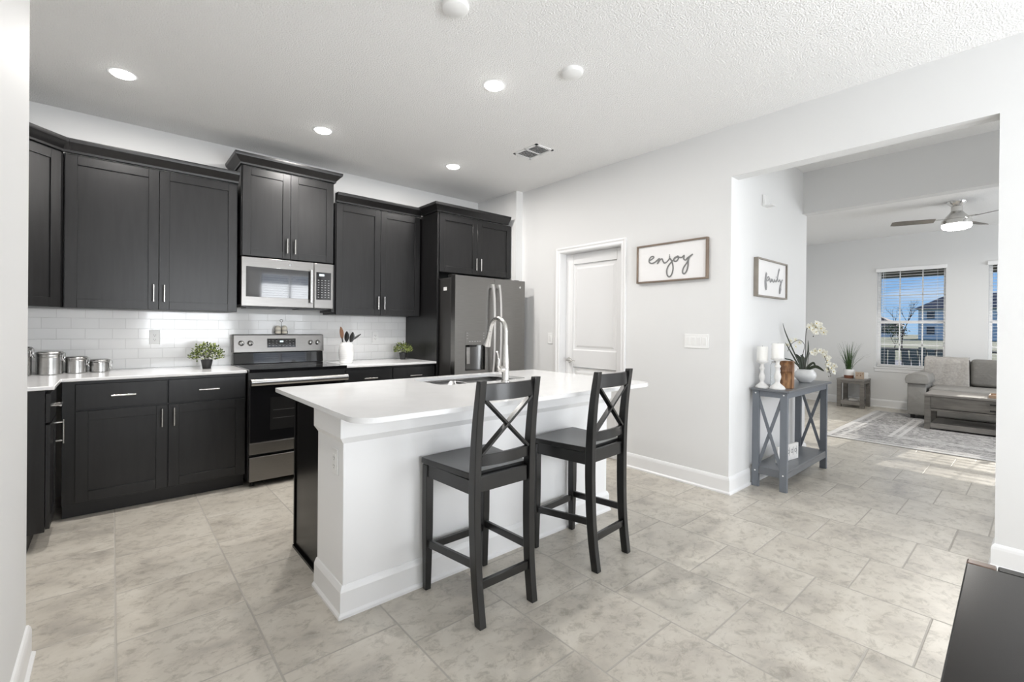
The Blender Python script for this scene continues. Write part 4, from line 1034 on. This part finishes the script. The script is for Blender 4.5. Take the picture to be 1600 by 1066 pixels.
t = frame_table('coffee_table', 'long weathered grey wood coffee table with drawer, on the rug', cx0, cx1, cy0, cy1, .455, .0087)
w = MB(); w.box(cx0+.0305, cx1-.010, cy0+.063, cy1-.063, .250, .262); w.box(cx0+.010, cx0+.030, cy0+.063, cy1-.063, .240, .268); w.build('middle_rail', GREYW, t)
d = B(cx0+.008, cx0+.028, cy0+.064, cy1-.064, .275, .424).build('drawer', GREYW, t, bevel=.002)
w = MB()
for z in (.310, .385): w.bar((cx0-.012, .06, z), (cx0-.012, .42, z), .012, .014)
for y in (.08, .40):
    for z in (.310, .385): w.box(cx0-.012, cx0+.0078, y-.006, y+.006, z-.006, z+.006)
w.build('drawer_pull', BLACKMET, d, bevel=.001)
w = MB(); w.box(cx0+.0305, cx1-.008, cy0+.063, cy1-.063, .060, .078); w.box(cx0+.008, cx0+.030, cy0+.063, cy1-.063, .020, .078); w.build('lower_shelf', GREYW2, t)
w = MB(); w.box(cx1-.030, cx1-.010, cy0+.063, cy1-.063, .275, .424); w.build('back_apron', GREYW, t)
ct = .4642
t = thing('serving_tray', 'light wooden tray at the right end of the coffee table', 'tray', (8.25, .26, ct))
w = MB(); w.box(-.15, .15, -.22, .18, 0, .012); w.build('base', mat('tray_wood', srgb(176, 150, 128), .5, noise=(5, .2), wood=(6, 1, 6)), t, bevel=.003)
w = MB(); w.box(-.15, -.138, -.22, .18, .0125, .036); w.box(.138, .15, -.22, .18, .0125, .036); w.box(-.137, .137, .168, .18, .0125, .036); w.box(-.137, .137, -.22, -.208, .0125, .036); w.build('rim', MATS['tray_wood'], t, bevel=.002)
t = MB().lathe([(.001, 0), (.05, 0), (.085, .035), (.095, .075), (.08, .115), (.045, .14), (.028, .15), (.026, .19), (.034, .20), (.028, .20), (.02, .18), (.001, .15)], n=36)
tag(t.build('decorative_vase', CERAM, loc=(8.25, .14, ct+.0128), smooth=60), 'white rounded vase standing on the wooden tray', 'vase')

# sofa: back against far wall, faces -X
SX0, SX1 = 8.80, 9.66; SY1 = 1.335; SY0 = -.85
t = thing('sofa', 'grey slipcovered sofa with rounded arm against the far wall', 'sofa', (0, 0, 0))
def soft(w, x0, x1, y0, y1, z0, z1, r):
    # rounded box by inset rings along z
    R = []; n = 5
    for k in range(n+1):
        a = PI/2*k/n; R.append((r*(1-math.sin(a)), z0+r*(1-math.cos(a))))
    R2 = [(i, z1-(z-z0)) for i, z in reversed(R)]
    rings = [[(x, y, z) for x, y in rrect(x0+i, x1-i, y0+i, y1-i, max(.004, r*1.0-i*.5), 4)] for i, z in R+R2]
    w.loft(rings); return w
w = soft(MB(), SX0+.03, SX1-.02, SY0+.26, SY1-.27, .062, .33, .03); w.build('base_frame', SOFA, t)
for k in range(2):
    a = SY1-.255-(k+1)*.84+.0; soft(MB(), SX0-.0, SX1-.24, a+.004, a+.836, .335, .480, .045).build('seat_cushion', SOFA, t)
for k in range(4):
    a = 1.205-(k+1)*.507; soft(MB(), SX1-.30, SX1-.118, a+.003, a+.504, .485, .875, .05).build('back_cushion', SOFAD, t)
soft(MB(), SX1-.115, SX1-.0, SY0+.12, SY1-.12, .09, .80, .04).build('back_frame', SOFA, t)
for s_, y in ((1, SY1), (-1, SY0)):
    yy0, yy1 = (y-.235, y-.025) if s_ > 0 else (y+.025, y+.235)
    w = soft(MB(), SX0, SX1-.315, yy0, yy1, .062, .52, .02); arm = w.build('arm', SOFA, t)
    w = MB(); c = (yy0+yy1)/2; P = []
    prof = [(-.130, .515), (-.140, .545), (-.138, .600), (-.115, .645), (-.06, .665), (.02, .668), (.08, .655), (.118, .62), (.128, .57), (.118, .515)]
    w.loft([[(x, c-s_*(-u)*1.0*sc_, .515+(z-.515)*(.96+.04*sc_)) for u, z in prof] for x, sc_ in ((SX0-.03, .93), (SX0-.022, 1), (SX0+.3, 1.0), (SX1-.32, .98))])
    w.build('arm_roll', SOFA, arm, bevel=.012, seg=3)
for x in (SX0+.06, SX1-.08):
    for y in (SY0+.06, SY1-.06-.05): B(x-.02, x+.03, y, y+.05, 0 if x > 9.22 else .0088, .0615).build('foot', BPLAST, t)
# throw blanket draped over back cushion
w = MB(); rr = random.Random(4); top, n1, n2 = [], 26, 30
yA, yB = 1.185, .715
for j in range(n2+1):
    v = j/n2; row = []
    for i in range(n1+1):
        u = i/n1; slant = .06*v
        y = yA+(yB-yA)*u + (.02 if u > .5 else -.02)*0 - slant*.3*(u) + .02*v*(1-u)
        s_ = v*.66                                   # length over top then down the front
        if s_ < .13: x = SX1-.10-.12*(s_/.13); z = .884
        elif s_ < .24: q = (s_-.13)/.11*PI/2; x = SX1-.22-.086*math.sin(q)-.0; z = .884-.07*(1-math.cos(q))
        else: x = SX1-.306; z = .814-(s_-.24)
        row.append((x-.004-.004*math.sin(u*19+v*5)*min(1, v*3)-.002*math.sin(v*40+u*9), y, z+.002*math.sin(u*15)))
    top.append(row)
V0 = [[w.bm.verts.new(p) for p in r_] for r_ in top]
for a, b in zip(V0, V0[1:]):
    for i in range(n1): w.face([a[i], a[i+1], b[i+1], b[i]])
o = w.build('throw_blanket', THROW, smooth=80); s_ = o.modifiers.new('thick', 'SOLIDIFY'); s_.thickness = .007; s_.offset = -1 if False else 1
tag(o, 'pale knitted throw blanket draped over the left back cushion of the sofa', 'blanket')

# plant on side table
t = thing('potted_grass', 'spiky green grass plant in white and brown pot on the side table', 'plant', (9.40, 2.155, .4753))
w = MB().use(TERRA); w.lathe([(.001, 0), (.066, 0), (.069, .050), (.001, .050)], n=28); w.use(CERAM); w.lathe([(.001, .0505), (.070, .0505), (.074, .150), (.068, .150), (.062, .13), (.001, .13)], n=28); w.build('pot', None, t)
w = MB(); r = random.Random(21)
for k in range(90):
    a = r.uniform(0, 2*PI); tilt = r.uniform(.0, .34) if k < 78 else r.uniform(.5, .9); L_ = r.uniform(.30, .50); b0 = V((math.cos(a)*r.uniform(0, .04), math.sin(a)*r.uniform(0, .04), .128))
    pts = [b0 + V((math.cos(a)*math.sin(tilt*(.6+.6*q))*L_*q, math.sin(a)*math.sin(tilt*(.6+.6*q))*L_*q, L_*q*math.cos(tilt*q))) for q in (0, .33, .66, 1)]
    sd = V((-math.sin(a), math.cos(a), 0)); rings = []
    for i, p in enumerate(pts): ww = .0052*(1-i/3.15); rings.append([p+sd*ww, p+V((math.cos(a), math.sin(a), 0))*.0008, p-sd*ww])
    w.loft(rings)
w.build('grass_blades', GRASSL, t)
t = thing('calendar_block', 'small tan wooden block calendar beside the grass pot', 'calendar', (9.33, 1.99, .4753), math.radians(-80))
B(-.058, .058, -.03, .03, 0, .118).build('block', mat('calendar_wood', srgb(176, 158, 140), .6), t, bevel=.003)
w = MB()
for zz, hh in ((.085, .010), (.050, .022)):
    for k in range(4 if hh < .02 else 2):
        x = -.040+k*(.024 if hh < .02 else .046); w.box(x, x+.012, -.0312, -.0302, zz, zz+hh); w.box(x+.003, x+.009, -.0318, -.0313, zz+hh*.3, zz+hh*.7) if False else None
w.build('numerals', mat('brown_print', srgb(120, 84, 62), .6), t)
B(-.045, .045, -.006, .006, 0, .10).build('picture_card', PLASTW, loc=(9.50, 1.955, .4753), rz=math.radians(-80)); tag(bpy.data.objects['picture_card'], 'small white card standing behind the block calendar', 'card')
t = B(9.30, 9.50, 1.99, 2.13, .1123, .140).build('stacked_book', mat('book_cover', srgb(196, 194, 190), .6), bevel=.002); tag(t, 'pale book lying on the lower shelf of the side table', 'book')

# ceiling fan
FXc, FYc = 7.70, .705
t = thing('ceiling_fan', 'brushed nickel ceiling fan with lit round lamp in the living room', 'ceiling fan', (FXc, FYc, CZ))
MB().lathe([(.001, -.001), (.095, -.001), (.094, -.010), (.072, -.038), (.050, -.060), (.001, -.061)], n=36).build('canopy', NICKEL, t)
MB().lathe([(.001, -.062), (.052, -.062), (.052, -.12), (.058, -.125), (.075, -.150), (.105, -.185), (.112, -.215), (.135, -.225), (.138, -.250), (.138, -.275), (.001, -.275)], n=40).build('motor_housing', NICKEL, t)
lamp = MB().lathe([(.001, -.276), (.134, -.276), (.136, -.300), (.125, -.322), (.09, -.335), (.001, -.340)], n=40).build('light_bowl', LEDON, t)
add_light('fan_glow', 'AREA', (FXc, FYc, CZ-.36), 24, (0, 0, -1), (.24, .24), (1, .96, .9))
for k, a in enumerate((math.radians(110), math.radians(-18), math.radians(235))):
    w = MB(); d = V((math.cos(a), math.sin(a), 0)); sd = V((-d.y, d.x, 0)); R = []
    for u, hw in ((.20, .055), (.26, .060), (.45, .066), (.58, .064), (.62, .05)):
        c = d*u + V((0, 0, -.215)); tl = sd*math.cos(.21)+V((0, 0, math.sin(.21))); nn = d.cross(tl)
        R.append([c-tl*hw-nn*.003, c+tl*hw-nn*.003, c+tl*hw+nn*.003, c-tl*hw+nn*.003])
    b_ = w.loft(R).build('blade', FANW, t, bevel=.001)
    MB().bar(d*.10+V((0, 0, -.205)), d*.225+V((0, 0, -.207)), .035, .006).build('blade_arm', NICKEL, b_)

# windows of the far wall with blinds
def far_window(idx, W, label_glass):
    y0, y1, z0, z1 = W
    r = bpy.data.objects.new('window_%d' % idx, None); COL.objects.link(r); r.location = (WX+.10, y0, z0); struct(r)
    ww, hh = y1-y0, z1-z0; f = .035
    w = MB(); w.box(0, .05, 0, f, 0, hh); w.box(0, .05, ww-f, ww, 0, hh); w.box(0, .05, f, ww-f, 0, f); w.box(0, .05, f, ww-f, hh-f, hh); w.box(-.01, .04, f, ww-f, hh*.455-.02, hh*.455+.02)
    w.build('window_frame', VINYL, r)
    w = MB()
    for k in (1, 2): y = ww*k/3; w.box(.012, .024, y-.008, y+.008, f, hh-f)
    for zz in (hh*.455*.5, hh*.455+(hh*.545)*.5): w.box(.012, .024, f, ww-f, zz-.008, zz+.008)
    w.build('muntins', VINYL, r)
    w = MB(); w.box(.026, .029, f, ww-f, f, hh-f); w.build('window_pane', GLASS, r)
    w = MB(); w.box(-.115, 0, -.03, ww+.03, -.03, 0); w.box(-.108, -.10, -.02, ww+.02, -.085, -.031); w.build('window_sill', TRIM, r, bevel=.003)
    b = thing('window_blind', 'white horizontal slat blind on the %s far window' % label_glass, 'blind', (WX, y0, z0), 0, 'white slat blinds')
    B(-.028, .030, -.012, ww+.012, hh-.055, hh+.004).build('headrail', BLINDM, b, bevel=.002)
    w = MB(); n = 34
    for k in range(n):
        z = .03+(hh-.11)*k/(n-1); a = -.05
        dx, dz = .020*math.cos(a), .020*math.sin(a)
        w.hexa([(.045-dx, .008, z-dz), (.045+dx, .008, z+dz), (.045+dx, ww-.008, z+dz), (.045-dx, ww-.008, z-dz), (.045-dx, .008, z-dz+.0025), (.045+dx, .008, z+dz+.0025), (.045+dx, ww-.008, z+dz+.0025), (.045-dx, ww-.008, z-dz+.0025)])
    w.build('slats', BLINDM, b)
    w = MB()
    for y in (.10, ww-.10):
        for x in (.019, .071): w.tube([(x, y, .02), (x, y, hh-.055)], .0009, 5)
    w.build('ladder_cords', BLINDM, b)
    MB().box(.020, .070, .008, ww-.008, .004, .02).build('bottom_rail', BLINDM, b)
    MB().tube([(-.034, ww-.09, hh-.06), (-.036, ww-.09, hh-.75)], .004, 6).build('tilt_wand', mat('clear_wand', (.7, .72, .74, 1), .2), b)
far_window(1, W1, 'left'); far_window(2, W2, 'right')
# dining and hall glazing behind the camera; lounge window added for its fill lamp
for i, (a, b, z0, z1, y) in enumerate(((.45, 1.95, .8, 2.1, -2.2), (2.35, 3.55, .05, 2.4, -2.2), (3.9, 5.0, .3, 2.35, -2.2), (6.5, 8.7, .75, 2.3, -2.5))):
    r = bpy.data.objects.new('window_%d' % (i+3), None); COL.objects.link(r); r.location = (a, y-.06, z0); struct(r)
    ww, hh = b-a, z1-z0; w = MB()
    for q in ((0, .04, 0, hh), (ww-.04, ww, 0, hh), (.04, ww-.04, 0, .04), (.04, ww-.04, hh-.04, hh), (ww/2-.02, ww/2+.02, .04, hh-.04)): w.box(q[0], q[1], 0, .04, q[2], q[3])
    w.build('window_frame', VINYL, r)
    if i == 1:
        w = MB()
        for k in range(46):
            z = .06+k*.05; w.hexa([(.05, .046, z), (ww-.05, .046, z), (ww-.05, .086, z+.018), (.05, .086, z+.018), (.05, .046, z+.002), (ww-.05, .046, z+.002), (ww-.05, .086, z+.020), (.05, .086, z+.020)])
        w.build('blind_slats', BLINDM, r)

# ------------------------------------------------------------------ dining table corner (near right)
t = thing('dining_table', 'dark espresso table corner at the bottom right of the picture', 'table', (1.49, .112, 0), math.radians(1.5))
w = MB(); w.box(-1.6, -.030, -.95, 0, .722, .75); w.box(-.030, 0, -.95, -.049, .722, .75); w.build('tabletop', DARKT, t, bevel=.003)
w = MB(); w.box(-.0285, 0, -.047, 0, .722, .75); w.build('end_board', DARKT_REFL, t, bevel=.003)
for x in (-.09, -1.58):
    for y in (-.09, -.93): B(x, x+.075, y, y+.075, 0, .7215).build('leg', DARKT, t, bevel=.003)
w = MB(); w.box(-1.50, -.10, -.05, -.03, .64, .7215); w.box(-1.50, -.10, -.90, -.88, .64, .7215); w.build('apron', DARKT, t)

# ------------------------------------------------------------------ outside
struct(B(9.88, 12.2, -4, 6, -.14, -.02).build('porch_floor', PORCHC, smooth=0))
struct(B(9.9, 12.0, -4, 6, 2.62, 2.74).build('porch_ceiling', PORCHB, smooth=0))
struct(B(11.8, 12.0, -4, 6, 2.35, 2.62).build('porch_beam', PORCHB, smooth=0))
gq = B(12.2, 260, -160, 160, -.34, -.20).build('ground_lawn', GRASS, smooth=0); struct(gq)
struct(B(24, 30, -60, 60, -.199, -.19).build('road', ROAD, smooth=0))
t = thing('porch_railing', 'dark metal porch railing outside the living room window', 'railing', (11.7, 0, 0))
w = MB(); w.box(-.03, .03, -4, 6, .90, .945); w.box(-.02, .02, -4, 6, .06, .10); w.build('rails', RAILM, t)
w = MB()
for k in range(83): y = -3.95+k*.12; w.box(-.009, .009, y, y+.018, .1005, .8995)
w.build('balusters', RAILM, t)
w = MB()
for y in (-3.0, -.9, 2.6, 4.8): w.box(-.05, .05, y, y+.1, -.02, 1.02)
w.build('posts', RAILM, t)
def patio_chair(x, y, rz, label, first=[None]):
    if first[0] is not None:
        t = copy_tree(first[0]); t.location = (x, y, -.02); t.rotation_euler.z = rz; t['label'] = label; return
    t = thing('patio_chair', label, 'chair', (x, y, -.02), rz, 'porch chairs'); first[0] = t
    for k in range(5):
        yy = -.24+k*.12-.045; hh = .95+(.06 if k == 2 else .03 if k in (1, 3) else 0)
        MB().hexa([(-.06, yy, .34), (-.04, yy, .34), (-.04, yy+.09, .34), (-.06, yy+.09, .34), (-.30, yy, hh), (-.28, yy, hh), (-.28, yy+.09, hh), (-.30, yy+.09, hh)]).build('back_slat', CHAIRB, t)
    B(-.10, .42, -.27, .27, .33, .355).build('seat', CHAIRB, t)
    w = MB(); w.box(-.15, .44, -.36, -.26, .56, .585); w.box(-.15, .44, .26, .36, .56, .585); w.build('armrests', CHAIRB, t)
    for s_ in (-1, 1):
        for xx in (-.12, .38): B(xx, xx+.05, s_*.31-.02, s_*.31+.02, 0, .559).build('leg', CHAIRB, t)
patio_chair(11.0, 2.12, math.radians(12), 'navy slatted porch chair seen at the left of the far window')
patio_chair(11.0, 1.36, math.radians(-8), 'navy slatted porch chair seen at the right of the far window')
def house(name, label, x, y, wd, dp, h, rh, nwin):
    t = thing(name, label, 'house', (x, y, -.2), 0, 'houses across the street')
    B(0, dp, -wd/2, wd/2, 0, h).build('walls', HOUSEW, t)
    e = .5; w = MB(); a = [(-e, -wd/2-e, h), (dp+e, -wd/2-e, h), (dp+e, wd/2+e, h), (-e, wd/2+e, h)]; b = [(dp*.45, -wd/4, h+rh), (dp*.55, -wd/4, h+rh), (dp*.55, wd/4, h+rh), (dp*.45, wd/4, h+rh)]
    w.loft([[V(p)-V((0, 0, .15)) for p in a], a, b]); w.build('roof', HOUSER, t, smooth=0)
    for k in range(nwin):
        yy = -wd/2+wd*(k+.5)/nwin
        for zz in ([1.0] if h < 4 else [1.0, 3.9]):
            B(-.06, -.001, yy-.55, yy+.55, zz, zz+1.4).build('window', HOUSEG, t)
house('neighbour_house', 'two-storey pale house with brown roof seen at right through the window', 115, 8.6, 14, 12, 5.8, 2.8, 4)
house('neighbour_house', 'low pale house with brown roof seen at left through the window', 150, 33, 16, 12, 3.0, 2.6, 4)
house('neighbour_house', 'pale house seen through the right-hand window', 130, -12, 14, 10, 5.8, 2.4, 3)
def bare_tree(x, y, h, label, leaves, seed):
    t = thing('garden_tree', label, 'tree', (x, y, -.2), 0, 'trees across the porch'); r = random.Random(seed); w = MB(); tips = []
    def br(p, d, L_, rd, dep):
        q = p+d*L_; w.tube([p, (p+q)/2+V((r.uniform(-.03, .03), r.uniform(-.03, .03), 0))*L_, q], [rd, rd*.85, rd*.65], 5)
        if dep == 0: tips.append(q); return
        for k in range(3 if dep > 1 else 3):
            nd = (d + V((r.uniform(-.8, .8), r.uniform(-.8, .8), r.uniform(-.1, .6)))).normalized(); br(p+(q-p)*r.uniform(.6, 1), nd, L_*r.uniform(.5, .72), rd*.55, dep-1)
    br(V((0, 0, 0)), V((0, 0, 1)), h*.36, .035*h/4, 4)
    w.build('trunk', BARK, t)
    if leaves:
        w = MB()
        for q in tips:
            for k in range(leaves):
                c = q+V((r.uniform(-.3, .3), r.uniform(-.3, .3), r.uniform(-.25, .25))); d = V((r.uniform(-1, 1), r.uniform(-1, 1), r.uniform(-1, 1))).normalized(); s_ = d.cross(V((0, .3, 1))).normalized()
                a_, b_, c_, e_ = [w.bm.verts.new(p) for p in (c-d*.07, c+s_*.035, c+d*.07, c-s_*.035)]; w.face([a_, b_, c_, e_])
        w.build('crown', BUSHM, t, smooth=0)
bare_tree(30.0, 4.65, 4.4, 'thin bare tree seen in the middle of the far window', 0, 2)
bare_tree(34.0, 5.6, 2.6, 'small leafy tree behind the porch railing', 7, 8)
bare_tree(40.0, 9.4, 3.6, 'distant leafy tree at the left of the far window', 7, 5)
bare_tree(44.0, 3.6, 3.4, 'distant leafy tree at the right of the far window', 7, 15)
